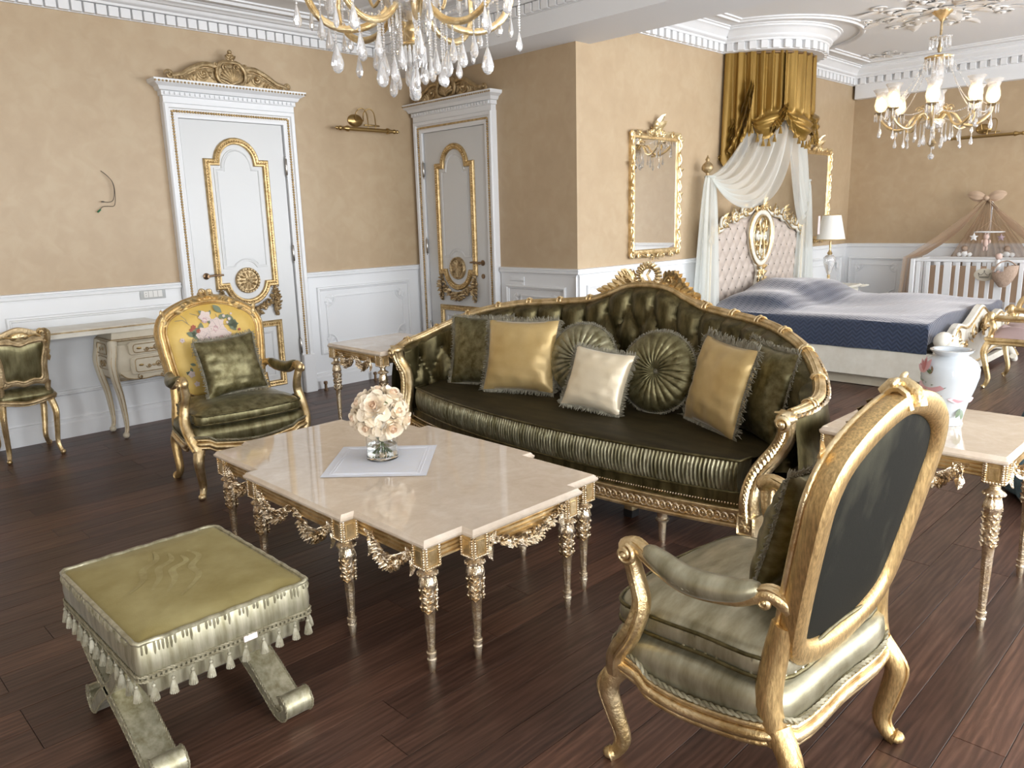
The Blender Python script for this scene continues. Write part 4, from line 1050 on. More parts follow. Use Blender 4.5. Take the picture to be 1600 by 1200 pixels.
    stuff(emb('stitched_berry','thread_red',[(.115,.47,.016,6,'f'),(.09,.445,.016,5,'f'),(.13,.455,.012,5,'f'),(-.15,.43,.01,5,'f')]))
    rr=random.Random(9)
    stuff(emb('stitched_leaf','thread_green',[(rr.uniform(-.14,.15),rr.uniform(.34,.54),rr.uniform(.035,.07),rr.uniform(0,6),'l') for k in range(44)]+[(.17,.18+.02*k,.035,k*1.1,'l') for k in range(5)]))
    stuff(emb('stitched_stem','thread_grey',[(rr.uniform(-.1,.16),rr.uniform(.28,.5),rr.uniform(.04,.09),rr.uniform(-1.6,1.6),'s') for k in range(24)]))
    # lower back rail support posts and arms
    for s in (-1,1):
        p=MB(); p.tube(spline([(s*.272,-.195,.27),(s*.282,-.175,.36),(s*.272,-.178,.46),(s*.268,-.195,.56)],6),lambda t:(.030-.006*t,.034-.006*t),10); p.build('back_post','gold_brush',R,60)
        A=spline([(s*.275,-.215,.605),(s*.292,-.17,.632),(s*.312,-.10,.605),(s*.335,.01,.600),(s*.335,.10,.625),(s*.328,.165,.650),(s*.326,.195,.640)],6)
        a=MB(); a.tube(A,lambda t:(.020,.019) if t<.85 else (.026,.024),10)
        for d in (-.012,.012): a.tube([(x+d,y,z+.016) for x,y,z in A],.005,5)
        scroll(a,(0,0,0),.026,1.6,pi/2,.009,T(s*.350,.185,.632)@Rz(s*pi/2)@Rx(pi/2),s); a.sphere((s*.327,.195,.638),(.024,.03,.030),10,7)
        scroll(a,(0,0,0),.018,1.3,pi/2,.007,T(s*.300,-.165,.615)@Rz(s*pi/2)@Rx(pi/2),-s)
        a.build('armrest','gold',R,60)
        st=MB(); S2=spline([(s*.326,.19,.62),(s*.318,.175,.56),(s*.325,.155,.50),(s*.338,.175,.42),(s*.33,.225,.34),(s*.308,.245,.275)],6)
        st.tube(S2,lambda t:(.021+.012*t,.020+.010*t),10)
        for d in (-.013,0,.013): st.tube([(x+d*.5,y+d,z) for x,y,z in [(p_[0]+s*.019+s*.008*(i/len(S2)),p_[1],p_[2]) for i,p_ in enumerate(S2)]],.005,5)
        st.build('arm_support','gold',R,60)
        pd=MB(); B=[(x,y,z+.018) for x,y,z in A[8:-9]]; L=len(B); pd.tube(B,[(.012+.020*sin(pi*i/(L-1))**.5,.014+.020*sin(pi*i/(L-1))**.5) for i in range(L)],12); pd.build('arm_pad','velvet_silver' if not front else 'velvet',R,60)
        rp=MB()
        for d in (-1,1): rope(rp,[(x+d*.027*sin(pi*min(.93,max(.07,i/(L-1))))**.5,y,z-.008) for i,(x,y,z) in enumerate(B)],.0055,n=4)
        stuff(rp.build('cord_trim','cord',R,60))
        si=MB(); 0 and si.grid(lambda u,v:(s*(.285+.02*u-.012*sin(pi*v)),lerp(-.17,-.02-.10*v,u),lerp(.40,.60,v)),8,8); 0
    MB(BM).box((0,.0,.0),(.46,.09,.02)).build('lower_back','velvet_silver',R,60)
    return R
def chair_cushion(chair, loc, yaw, lean, w, h, label, roll, seed, tas):
    Mx=T(*chair.location)@Rz(chair.rotation_euler.z)@T(*loc)@Rz(yaw)@Rz(pi)@Rx(pi/2-lean)@Rz(roll)
    o=bpy.data.objects.new('cushion',None); COL.objects.link(o); o.matrix_world=Mx; tag(o,label,'cushion')
    pillow(MB(),w,h,.13,22,.07,wr=.005,seed=seed).build('cover','velvet',o,70); f=MB(); fringe(f,outline_sq(w,h,.07),.02,.0058,None,seed,tas); stuff(f.build('fringe','fringe',o,70))
cL=armchair('gilt armchair with mustard back embroidered with pink and white flowers',(1.935,4.265,0),3.056,True)
cR=armchair('gilt armchair seen from behind with a dark cloth back panel',(1.785,.872,0),-.047,False)
chair_cushion(cL,(-.015,-.03,.665),.05,.32,.36,.34,'olive velvet cushion with dark fringe on the flower-embroidered armchair',.06,31,0)
chair_cushion(cR,(.07,-.06,.66),.0,.25,.38,.36,'tasselled olive cushion on the armchair with its back turned',.03,32,.055)
# ================================================================ curule stool
st=thing('footstool','square olive velvet stool with tasselled edge and curved crossed legs','stool',(.803,2.257,0))
hx,hy=.247,.318; zt=.42; zb=.315
sq=rrect(2*hx,2*hy,.02,3)
mb=MB(); mb.loft([[(x,y,z+((.004*sin(x*60+y*47)) if False else 0)) for x,y in offset(sq,i)] for i,z in ((.004,zb),(0,zb+.006),(-.004,zb+.05),(0,zt-.006),(.004,zt))],True,True); mb.build('seat_box','velvet_stool',st,50)
MB().pad(offset(sq,.003),[(0,zt-.004),(.02,zt+.004),(.1,zt+.010),(.22,zt+.012)],c=(0,0)).build('seat_top','velvet_top',st,40)
rr=random.Random(4)
ss=MB()
for P in ([(.0,.22),(-.015,.15),(-.075,.10),(-.10,.03),(-.16,-.03)],[(.03,.17),(.015,.11),(-.035,.08),(-.06,.01),(-.11,-.06)],[(.05,.125),(.045,.07),(-.01,.04),(-.03,-.03),(-.08,-.10)],[(.08,.15),(.09,.08),(.04,.02),(.03,-.06),(-.06,-.15)]):
    c=spline(P,6)
    def rib(u,v,c=c):
        i=u*(len(c)-1); k=min(int(i),len(c)-2); t=i-k; a,b=c[k],c[k+1]; d=V((b[0]-a[0],b[1]-a[1])).normalized(); w=.011*sin(pi*(.08+.84*u))*(2*v-1)
        x=lerp(a[0],b[0],t)-d.y*w; y=lerp(a[1],b[1],t)+d.x*w; return (x,y,zt+.0127)
    ss.grid(rib,18,2)
stuff(ss.build('nap_mark','velvet_mark',st,60))
pp=MB(); e=resample(sq,.02); pp.tube([(p.x,p.y,zt+.001+.0015*sin(i*1.7)) for i,(p,t) in enumerate(e)],.0065,6,closed=True); pp.build('piping','velvet_stool',st,60)
gz=MB(); rr=random.Random(4)
for p,t in resample(sq,.0105):
    if rr.random()<.8:
        nn=V((t.y,-t.x)); l=rr.uniform(.012,.035); gz.tube([(p.x+nn.x*.001,p.y+nn.y*.001,zt-.004),(p.x+nn.x*.0045,p.y+nn.y*.0045,zt-.004-l*.5),(p.x+nn.x*.001,p.y+nn.y*.001,zt-.004-l)],.0028,4)
stuff(gz.build('gathers','velvet_stool',st,60))
br=MB(); o2=offset(sq,-.004)
for z in (zb+.002,zb+.016): rope(br,[(x,y,z) for x,y in o2]+[(o2[0][0],o2[0][1],z)],.0045,n=4)
for p,t in resample(o2,.013): br.box((0,0,0),(.007,.003,.010),M=T(p.x,p.y,zb+.009)@Rz(math.atan2(t.y,t.x)))
stuff(br.build('braid','cord',st,40))
tm=MB(); tassel_geo(tm,I4,1,14); o=tm.build('tassel','fringe_light',None,60); tme=o.data; bpy.data.objects.remove(o)
for p,t in resample(offset(sq,-.006),.0505): link('tassel',tme,st,T(p.x,p.y,zb)@Rz(rr.uniform(0,6))@Ry(rr.uniform(-.12,.12))@Sc(1.08))
MB().box((0,0,zb-.032),(2*hx-.05,2*hy-.06,.066),ch=.006).build('under_frame','velvet_stool',st,30)
# two crossed pairs of flat curved legs with scrolled feet
def curl(sx,d):
    pts=[(d*-.20,.27),(d*-.10,.20),(d*.02,.145),(d*.13,.095),(d*.215,.048),(d*.262,.022),(d*.298,.018),(d*.322,.034),(d*.326,.056),(d*.310,.072),(d*.292,.066)]
    P=spline(pts,5); mb=MB(); w=.043; rings=[]
    for i,(y,z) in enumerate(P):
        a=P[max(0,i-1)]; b=P[min(len(P)-1,i+1)]; t=V((b[0]-a[0],b[1]-a[1])).normalized(); n=V((-t.y,t.x)); h=.018-.006*(i/len(P))
        rings.append([(sx-w,y+n.x*h,z+n.y*h),(sx+w,y+n.x*h,z+n.y*h),(sx+w,y-n.x*h,z-n.y*h),(sx-w,y-n.x*h,z-n.y*h)])
    mb.loft(rings,True,True); mb.build('leg','velvet_stool',st,40)
    rp=MB()
    for q in (-w,w):
        for c in (0,3) : rope(rp,[(sx+(q*1.0),r[0 if c==0 else 2][1],r[0 if c==0 else 2][2]) for r in rings],.0038,n=4)
    stuff(rp.build('leg_piping','cord',st,60))
for sx in (-.205,.17):
    curl(sx,.62); curl(sx,-1)
lb=MB(); lb.box((.05,-hy-.007,zb+.008),(.04,.003,.018),ch=.001); lb.build('paper_label','tag_paper',st,30)
# ================================================================ gilt side chair at the desk (its back to us)
sc=thing('side_chair','small gilt dressing chair with olive velvet back, drawn up to the desk','chair',(1.195,5.80,0),0)
so=spline([(-.15,-.13),(-.175,.05),(-.16,.19),(0,.22),(.16,.19),(.175,.05),(.15,-.13),(0,-.145)],5,True)
MB().pad(so,[(.01,.385),(-.004,.40),(-.004,.425),(.02,.455),(.07,.47),(.12,.472)],c=(0,.04)).build('seat','velvet',sc,60)
mb=MB(); mb.tube([(x,y,.385-.012*cos(x*20)) for x,y in so],(.016,.02),8,closed=True); mb.tube([(x*1.05,y*1.05,.372-.012*cos(x*20)) for x,y in so],.007,6,closed=True); mb.build('seat_rail','gold_old',sc,60)
for sx in (-1,1):
    l=MB(); cabriole(l,(sx*.14,.165,.38),(sx*.155,.18,0),(sx*.6,.8),.026,.014); l.build('leg','gold',sc,60)
    l=MB(); cabriole(l,(sx*.135,-.115,.39),(sx*.152,-.15,0),(sx*.3,-.95),.024,.013); l.build('leg','gold',sc,60)
BM=T(0,-.12,.42)@Rx(.13)@plane((1,0,0),(0,0,1),(0,-1,0),(0,0,0))
oc=spline([(.135,.07),(.142,.2),(.172,.34),(.178,.405),(.15,.432),(.10,.418),(.06,.435),(0,.45),(-.06,.435),(-.10,.418),(-.15,.432),(-.178,.405),(-.172,.34),(-.142,.2),(-.135,.07),(-.06,.075),(0,.06),(.06,.075)],5,True)
ic=spline([(.105,.11),(.115,.22),(.135,.345),(.06,.352),(0,.335),(-.06,.352),(-.135,.345),(-.115,.22),(-.105,.11),(-.05,.105),(0,.092),(.05,.105)],5,True)
mb=MB(BM); mb.mould(offset(oc,.018),[(-.018,-.012),(-.018,.012),(0,.02),(.018,.014),(.018,-.012),(0,-.018)],True,profclosed=True)
mb.prism([(.155,.40),(0,.445),(-.155,.40),(-.13,.345),(0,.335),(.13,.345)],-.010,.012); mb.tube([(x,y,.012) for x,y in ic],.010,6,closed=True); mb.build('back_frame','gold_old',sc,50)
mb=MB(BM); mb.lathe([(.001,.018),(.03,.016),(.034,.008)],20,M=T(0,.39,.008)@Sc(1.6,.75,1)); 
for k in range(6): leafm(mb,T(-.03+.012*k,.388,.02)@Rz(1-.4*k),.024,.008,.2,.004)
for s in (-1,1):
    for k in range(5): leafm(mb,T(s*.155,.22+.042*k,.016)@Rz(s*.15),.05,.014,.25,.006)
    mb.tube([(s*.05,.39,.016),(s*.09,.40,.016),(s*.12,.385,.016)],.006,6)
    scroll(mb,(s*.12,.415,.012),.022,1.2,0,.007,None,s)
mb.build('back_carving','gold_bright',sc,60)
MB(BM).pad(offset(ic,-.004),[(0,.0),(.02,.010),(.06,.014),(.09,.015)],c=(0,.225)).build('back_panel','velvet',sc,60)
mb=MB()
for s in (-1,1): mb.tube(spline([(s*.135,-.115,.385),(s*.13,-.12,.44),(s*.135,-.135,.50)],5),(.018,.02),8)
mb.build('back_post','gold_old',sc,60)
# ================================================================ dressing desk along the left wall
dk=thing('desk_top','long cream desk top fixed along the left wall','desk',(.4,5.89,0))
MB().box((0,0,.785),(3.46,.35,.034),ch=.006).box((0,-.165,.765),(3.46,.018,.02)).build('top_slab','cream_white',dk,30)
MB().tube([(-1.73,-.175,.79),(1.73,-.175,.79)],.005,6).build('gilt_line','gold_old',dk,60)
cb=thing('drawer_cabinet','cream carved two-drawer cabinet on cabriole legs under the desk end','cabinet',(2.12,5.87,0))
# bombe body
w=.36
def ring(z,e,dy=0): return [(-w-e,-.15-dy-e,z),(w+e,-.15-dy-e,z),(w+e,.15,z),(-w-e,.15,z)]
MB().loft([ring(.405,-.03),(ring(.43,.0)),(ring(.52,.022)),(ring(.61,.012)),(ring(.66,-.006)),(ring(.685,.004)),(ring(.69,.012)),(ring(.70,.012)),(ring(.702,-.005)),(ring(.768,-.015))],True,True).build('body','cream',cb,30)
gl=MB()
for z,e in ((.693,.014),(.703,.004),(.407,-.026)): gl.tube(ring(z,e),.004,5,closed=True)
gl.build('gilt_line','gold_old',cb,60)
for nm,z0,z1,e in (('drawer',.585,.675,.012),('drawer',.447,.573,.020)):
    dm=MB(T(0,-.152-e,0)@Rx(pi/2)).prism(rrect(.56,z1-z0,.02,3,.02,(z0+z1)/2),0,.012,bev=.004).build(nm,'cream',cb,40)
    g=MB(T(0,-.165-e,0)@Rx(pi/2)); zc=(z0+z1)/2
    g.tube([(x,y,0) for x,y in rrect(.50,z1-z0-.03,.02,3,.02,zc)],.0032,5,closed=True)
    for s in (-1,1):
        scroll(g,(s*.09+.02,zc,0),.026,1.4,0,.004,None,s); scroll(g,(s*.16+.02,zc-.01,0),.018,1.2,pi,.0035,None,-s)
        for k in range(4): leafm(g,T(s*(.05+.03*k)+.02,zc-.012,0)@Rz(-s*(1+.2*k)),.03,.009,.2,.003)
    flower(g,T(.02,zc,0),.018,7); g.build('gilt_scroll','gold_old',dm,60)
    kp=MB(T(-.19,-.165-e,zc)@Rx(pi/2)); kp.lathe([(.012,0),(.010,.004),(.001,.005)],10,M=Sc(1.5,.7,1)); kp.build('keyhole_plate','brass',dm,50)
for sx in (-1,1):
    for sy in (-1,1):
        x=sx*(w-.005); y=-.155 if sy<0 else .12
        l=MB(); P=spline([(x,y,.69),(x+sx*.012,y+(-.018 if sy<0 else 0),.62),(x+sx*.028,y+(-.028 if sy<0 else 0),.54),(x+sx*.018,y+(-.02 if sy<0 else 0),.44),(x-sx*.012,y+.005,.30),(x-sx*.026,y+.012,.16),(x-sx*.026,y+.008,.07),(x-sx*.012,y-.004*(sy<0),.028)],5)
        L=len(P); l.tube(P,[lerp(.034,.015,min(1,max(0,(i/L-.2))*1.6)) for i in range(L)],10); l.sphere((x-sx*.010,y-.008,.022),(.024,.026,.022),10,6); l.build('leg','cream',cb,60)
        g=MB()
        for d in (-.5,.5):
            g.tube([(p[0]+d*.8*lerp(.034,.015,min(1,max(0,(i/L-.2))*1.6)),p[1]-.85*lerp(.034,.015,min(1,max(0,(i/L-.2))*1.6)),p[2]) for i,p in enumerate(P[2:-2])],.003,5)
        g.build('gilt_line','gold_old',cb,60)
ap=MB(T(0,-.155,0)@Rx(pi/2)); out=spline([(-.33,.455),(-.28,.417),(-.18,.403),(-.08,.41),(0,.385),(.08,.41),(.18,.403),(.28,.417),(.33,.455)],5); ap.prism([(x,y) for x,y in out]+[(.33,.475),(-.33,.475)],-.004,.014)
ap.build('apron','cream',cb,40)
g=MB(T(0,-.172,0)@Rx(pi/2)); g.tube([(x,y+.006,0) for x,y in out],.004,5)
for s in (-1,1): scroll(g,(s*.05,.423,0),.018,1.2,pi/2,.004,None,s); scroll(g,(s*.2,.427,0),.02,1.2,pi/2,.004,None,-s)
flower(g,T(0,.415,0),.022,6); g.build('gilt_apron','gold_old',cb,60)
sd=MB(T(-w-.022,0,0)@Rz(-pi/2)@Rx(pi/2)); 
sd.tube([(x,y,0) for x,y in rrect(.19,.075,.02,3,0,.635)],.003,5,closed=True); sd.tube([(x,y,0) for x,y in rrect(.20,.09,.03,3,0,.535)],.003,5,closed=True)
for s in (-1,1): scroll(sd,(s*.03,.53,0),.03,1.4,0,.004,None,s); scroll(sd,(s*.03,.635,0),.016,1.2,0,.003,None,s)
sd.build('gilt_side_panel','gold_old',cb,60)
# wall fittings
so=tag(MB(PA).box((2.205,.972,.012),(.19,.075,.008),ch=.002).build('socket_plate','clear_plastic',None,30),'clear glossy socket plate on the panelling above the desk','socket')
MB(PA).box((2.205,.972,.018),(.135,.048,.006),ch=.001).build('socket_insert','plastic',so,30)
g=MB(PA)
for k in (-1,0,1): g.box((2.205+k*.034,.972,.0215),(.0015,.046,.001))
for z in (.963,.981): g.sphere((2.153,z,.0215),.003,6,4)
g.build('socket_holes','dark_print',so,0)
for i,z in enumerate((.948,.905)):
    o=MB(PB).box((-4.742,z,.013),(.17,.038,.01),ch=.002); o=tag(o.build('switch_plate','white',None,30),['upper','lower'][i]+' white switch plate on the panelling right of the second door','switch')
    MB(PB).box((-4.742,z,.0185),(.14,.022,.004),ch=.001).build('rocker','white',o,30)
wi=tag(MB(PA).tube(spline([(1.955,1.866,.004),(1.985,1.835,.02),(2.013,1.79,.03),(2.018,1.73,.035),(2.005,1.665,.03),(1.975,1.648,.025),(1.935,1.652,.02)],6),.0022,5).tube(spline([(1.955,1.866,.004),(1.99,1.83,.018),(2.02,1.78,.024),(2.022,1.70,.03),(2.008,1.625,.03),(1.965,1.62,.02),(1.93,1.615,.02),(1.90,1.585,.02)],6),.0022,5).build('loose_wire','wire',None,60),'loose pair of bare electric wires hanging from the left wall','wire')
MB(PA).tube([(1.915,1.598,.02),(1.893,1.578,.02)],.006,6).build('green_tip','tape_green',wi,60); MB(PA).tube([(1.945,1.651,.02),(1.928,1.652,.02)],.005,6).build('dark_tip','wire',wi,60)
for i,x in enumerate((3.575,4.11)):
    o=MB(T(x,5.985,0)).lathe([(.022,0),(.022,.006),(.013,.012),(.012,.05),(.018,.056),(.018,.075),(.012,.08)],16).build('door_stop','bronze',None,40); tag(o,['brown door stop on the floor nearer the first door','brown door stop on the floor behind the bare side table'][i],'door stop')
def picture_light(PM,x,z,L,label,g=1):
    Mw=PM@T(x,z,0); r=thing('picture_light',label,'wall lamp',tuple(Mw.translation)); M=T(*(-Mw.translation))@Mw
    MB(M).tube([(-L/2,-.02,.11),(L/2,-.02,.11)],.017,12).build('tube','brass',r,50)
    for s in (-1,1):
        MB(M@T(s*L/2,-.02,.11)@Ry(s*pi/2)).lathe([(.018,-.05),(.026,-.045),(.026,-.03),(.018,-.01),(.012,.02),(.02,.03),(.02,.045),(.01,.055),(.016,.07),(.004,.09)],14).build('finial','brass',r,50)
    MB(M).lathe([(.001,.03),(.045,.026),(.06,.012),(.06,0)],24,M=T(-.06,.065,0)@Sc(1.3,.9,1)).build('wall_plate','brass',r,50)
    for dx in (-.03,.05):
        MB(M).tube(spline([(dx-.04,.06,.03),(dx-.045,.13,.05),(dx,.165,.07),(dx+.035,.13,.09),(dx+.035,.03,.11),(dx+.03,-.01,.11)],6),.005,6).build('arm','brass',r,60)
    MB(M).box((.05,.02,.10),(.16,.012,.02),ch=.003).build('bracket','brass',r,40)
picture_light(PA,4.19,2.285,.50,'brass picture light on the left wall between the two doors')
picture_light(PD,-2.56,2.235,.62,'brass picture light on the far wall beyond the lit chandelier')
# ================================================================ bed under its crown
bd=thing('bed','double bed with tufted beige headboard, carved frame and navy quilted cover','bed',(7.55,3.0,0))
BX,BY=7.55,3.0
def L_(x,y,z): return (x-BX,y-BY,z)
HX0,HX1,HY=6.60,8.50,4.0
def hb_top(t):      # t -1..1
    a=abs(t); return interp([0,.12,.2,.45,.62,.78,.92,1],[1.50,1.49,1.44,1.40,1.37,1.28,1.27,1.25],a)
ncb=28; RW=.098 
def hbf(u,v):
    t=2*u-1; x=lerp(HX0,HX1,u); zt=hb_top(t); z=lerp(.50,zt,v); q=(1.5-z)/RW; A=u*ncb
    a_=A+q; b_=A-q; puff=(abs(sin(pi*a_/1.0*.5))*abs(sin(pi*b_*.5)))**.4
    e=min(1,(1-v)/.05,v/.05,u/.02,(1-u)/.02); return L_(x,HY-.02-(.014+.030*puff)*max(.1,e),z)
MB().grid(hbf,ncb*6,64).build('tufted_panel','tuft_beige',bd,70)
bt=MB().sphere((0,0,0),(.010,.007,.010),8,5).build('b','dark_print',None,60); bme=bt.data; bpy.data.objects.remove(bt)
for r in range(1,10):
    for k in range(ncb+1):
        if (k+r)%2: continue
        u=k/ncb; z=1.5-r*RW
        if .40<u<.60 or u<.03 or u>.97 or z>hb_top(2*u-1)-.05: continue
        link('button',bme,bd,T(*L_(lerp(HX0,HX1,u),HY-.04,z)))
MB().prism([(x-BX,z) for x,z in [(HX0-.02,.1),(HX1+.02,.1)]+[(lerp(HX1,HX0,k/40),hb_top(1-2*k/40)+.02) for k in range(41)]],-.06,-.02,M=T(0,HY-BY-.03,0)@Rx(pi/2)).build('headboard_back','cream_white',bd,40)
HM=T(0,HY-BY-.05,0)@plane((1,0,0),(0,0,1),(0,-1,0),(0,0,0))
cf=MB(HM); gf=MB(HM)
top=[(lerp(HX0-.02,HX1+.02,k/60)-BX, hb_top(2*k/60-1)+.02) for k in range(61)]
cf.tube([(x,z,.0) for x,z in top],(.032,.03),8)
for s in (-1,1): cf.tube([(s*.965,.5,0),(s*.965,1.26,0)],.03,8); gf.tube([(s*.965,.5,.03),(s*.965,1.26,.03)],.010,6)
gf.tube([(x,z+.012,.026) for x,z in top],.010,6); gf.tube([(x,z-.026,.012) for x,z in top],.008,6)
for s in (-1,1):
    for (x,z,r,f) in ((.90,1.30,.075,1),(.72,1.36,.06,-1),(.52,1.42,.07,1),(.33,1.46,.055,-1),(.97,1.2,.05,-1)):
        scroll(cf,(s*x,z,.015),r,1.4,pi/2,.020,None,s*f); scroll(gf,(s*x,z,.038),r*.95,1.4,pi/2,.008,None,s*f)
        for k in range(4): leafm(gf,T(s*x,z+.02,.02)@Rz(-s*f*(.5+.6*k)),r*1.5,r*.4,.3,.01)
    for k in range(5): flower(gf,T(s*(.2+.17*k),hb_top(.2+.17*k)+.045,.025),.03,6)
# pierced cartouche
ov=[(.215*cos(a)*(1+.14*sin(a)),1.20+.26*sin(a),.03) for a in [2*pi*k/36 for k in range(36)]]
cf.tube(ov,(.034,.030),8,closed=True); gf.tube([(x*.83,1.2+(z-1.2)*.86,.05) for x,z,h in ov],.010,6,closed=True); gf.tube([(x*1.16,1.2+(z-1.2)*1.1,.045) for x,z,h in ov],.010,6,closed=True)
MB(HM).prism([(x*.9,y) for x,y,h in ov],.0,.012).build('cartouche_ground','cream_white',bd,40)
for s in (-1,1):
    scroll(gf,(s*.09,1.31,.03),.07,1.5,0,.015,None,s); scroll(gf,(s*.085,1.13,.03),.06,1.4,pi,.015,None,-s); scroll(cf,(s*.06,1.22,.03),.05,1.3,0,.02,None,-s); scroll(cf,(s*.05,1.0,.03),.05,1.4,pi,.018,None,s); scroll(gf,(s*.08,1.50,.03),.06,1.4,pi/2,.014,None,s)
    gf.tube(spline([(s*.02,1.42,.04),(s*.07,1.36,.05),(s*.03,1.22,.05),(s*.05,1.06,.05),(0,.98,.05)],5),.012,6)
    cf.tube(spline([(s*.09,.96,.02),(s*.04,.86,.03),(s*.07,.74,.03),(s*.12,.66,.02)],5),.024,7); gf.tube(spline([(s*.09,.96,.045),(s*.04,.86,.055),(s*.07,.74,.055),(s*.12,.66,.045)],5),.008,6)
    for k in range(4): leafm(gf,T(s*.03,.88-.06*k,.05)@Rz(-s*1.1),.08,.025,.3,.01)
for k in range(7): leafm(gf,T(0,1.50,.04)@Rz((k-3)*.42),.13-.012*abs(k-3),.026,.35,.012)
flower(gf,T(0,1.5,.05),.05,7); flower(gf,T(0,.84,.05),.045,6)
cf.build('carved_frame','cream_white',bd,60); gf.build('gilt_carving','gold',bd,60)
# canopy posts with finials
for s in (-1,1):
    x=7.55+s*1.01; p=MB(T(*L_(x,3.95,0))); p.lathe([(.03,0),(.03,.5),(.022,.52),(.02,1.72),(.03,1.74),(.03,1.77),(.018,1.79)],14).build('canopy_post','cream_white',bd,50)
    MB(T(*L_(x,3.95,1.78))).lathe([(.02,0),(.026,.01),(.014,.03),(.014,.045),(.024,.05),(.05,.075),(.053,.10),(.042,.125),(.02,.145),(.016,.155),(.022,.165),(.012,.185),(.004,.205)],16,fn=lambda r,z,a:r*(1+.07*cos(10*a)) if .05<z<.14 else r).build('finial','gold_old',bd,60)
# rails and plinth
for x in (6.53,8.57): MB().box(L_(x,2.9,.215),(.06,2.1,.23),ch=.006).build('side_rail','cream_white',bd,30)
MB().box(L_(7.55,2.95,.06),(1.9,1.9,.11)).build('plinth','cream',bd,0)
MB().box(L_(7.55,2.97,.42),(1.98,1.93,.24),ch=.03).build('mattress','linen',bd,30)
# quilted cover
def hump(x,y):
    h=.145*exp(-((x-7.05)/.42)**4-((y-3.55)/.36)**4)+.20*exp(-((x-7.85)/.52)**4-((y-3.58)/.38)**4)
    h+=.02*sin(x*3.1+1)*sin(y*2.7)+.012*sin(x*7+y*5)+.035*exp(-((x-8.0)/.5)**2-((y-2.5)/.5)**2)+.02*exp(-((x-7.2)/.3)**2-((y-2.2)/.3)**2); return h
X0,X1,Y0,Y1=6.505,8.60,1.93,3.93
def cov(u,v):
    y=lerp(Y1,Y0,min(1,v/.95)); a=u*2.55; dz=-.16*max(0,v-.95)/.05
    if a<.22: z=.335+.012*sin(y*9)+(.575-.335)*a/.22 ; z=.325+.01*sin(y*6)+.235*(a/.22); return L_(X0-.018-.008*sin(y*11)*(1-a/.22),y,max(.33,z+dz*(z-.33)/.24))
    if a>2.33: k=(a-2.33)/.22; return L_(X1+.02,y,.56-.235*k)
    t=(a-.22)/2.11; x=lerp(X0,X1,t); e=min(1,t/.05,(1-t)/.05); ez=e*(2-e); f=min(1,(1-v)/.04)
    return L_(x-.018*(1-ez) if t<.5 else x+.018*(1-ez),y,.56+.022*ez+hump(x,y)*min(1,t/.10)*min(1,(1-t)/.1)-(1-f)*0+dz)
MB().grid(cov,130,110).build('quilted_cover','quilt',bd,80,uvfn=lambda c:(c.y,c.x+c.z))
# carved footboard
FM=plane((1,0,0),(0,0,1),(0,-1,0),(0,1.86-BY,0))
ft=spline([(-1.05,.16),(-1.05,.40),(-.95,.47),(-.80,.47),(-.62,.53),(-.40,.50),(-.2,.56),(0,.63),(.2,.56),(.40,.50),(.62,.53),(.80,.47),(.95,.47),(1.05,.40),(1.05,.16),(.9,.12),(.5,.17),(0,.12),(-.5,.17),(-.9,.12)],4,True)
MB(FM).prism(ft,-.03,.03,bev=.008).build('footboard','cream_white',bd,40)
cf=MB(FM); gf=MB(FM)
gf.tube([(x,z,.032) for x,z in offset(ft,.025)],.010,6,closed=True)
for s in (-1,1):
    cf.tube(spline([(s*1.06,.12,.03),(s*1.07,.25,.06),(s*1.04,.38,.08),(s*.97,.46,.06)],5),lambda t:.05+.02*sin(pi*t),8)
    cf.sphere((s*1.02,.44,.03),(.09,.075,.07),12,8); scroll(gf,(s*1.02,.43,.09),.055,1.5,pi/2,.014,None,s); gf.sphere((s*1.04,.34,.09),(.045,.05,.035),10,7)
    for (x,z,r,f) in ((.74,.42,.09,-1),(.55,.30,.07,1),(.30,.42,.07,-1),(.85,.22,.06,1)):
        scroll(cf,(s*x,z,.03),r,1.4,0,.020,None,s*f); scroll(gf,(s*x,z,.052),r*.95,1.4,0,.009,None,s*f)
        for k in range(4): leafm(gf,T(s*x,z,.03)@Rz(k*1.5),r*1.1,r*.35,.35,.012)
    flower(gf,T(s*.80,.30,.05),.06,6); flower(gf,T(s*.45,.34,.04),.045,6)
    cf.tube(spline([(s*.95,.17,.02),(s*1.02,.10,.05),(s*1.05,.04,.07),(s*.99,.015,.09),(s*.95,.05,.09)],5),lambda t:.045-.015*t,8); gf.tube(spline([(s*.95,.17,.06),(s*1.02,.10,.09),(s*1.05,.05,.11)],5),.009,6)
for k in range(7): leafm(gf,T(0,.42,.03)@Rz((k-3)*.5),.14,.03,.3,.012)
flower(gf,T(0,.42,.05),.06,7)
stuff(cf.build('carved_scrolls','cream_white',bd,60)); gf.build('gilt_carving','gold',bd,60)
MB().box(L_(7.55,1.86,.09),(1.9,.05,.06),ch=.006).build('foot_rail','cream_white',bd,30)
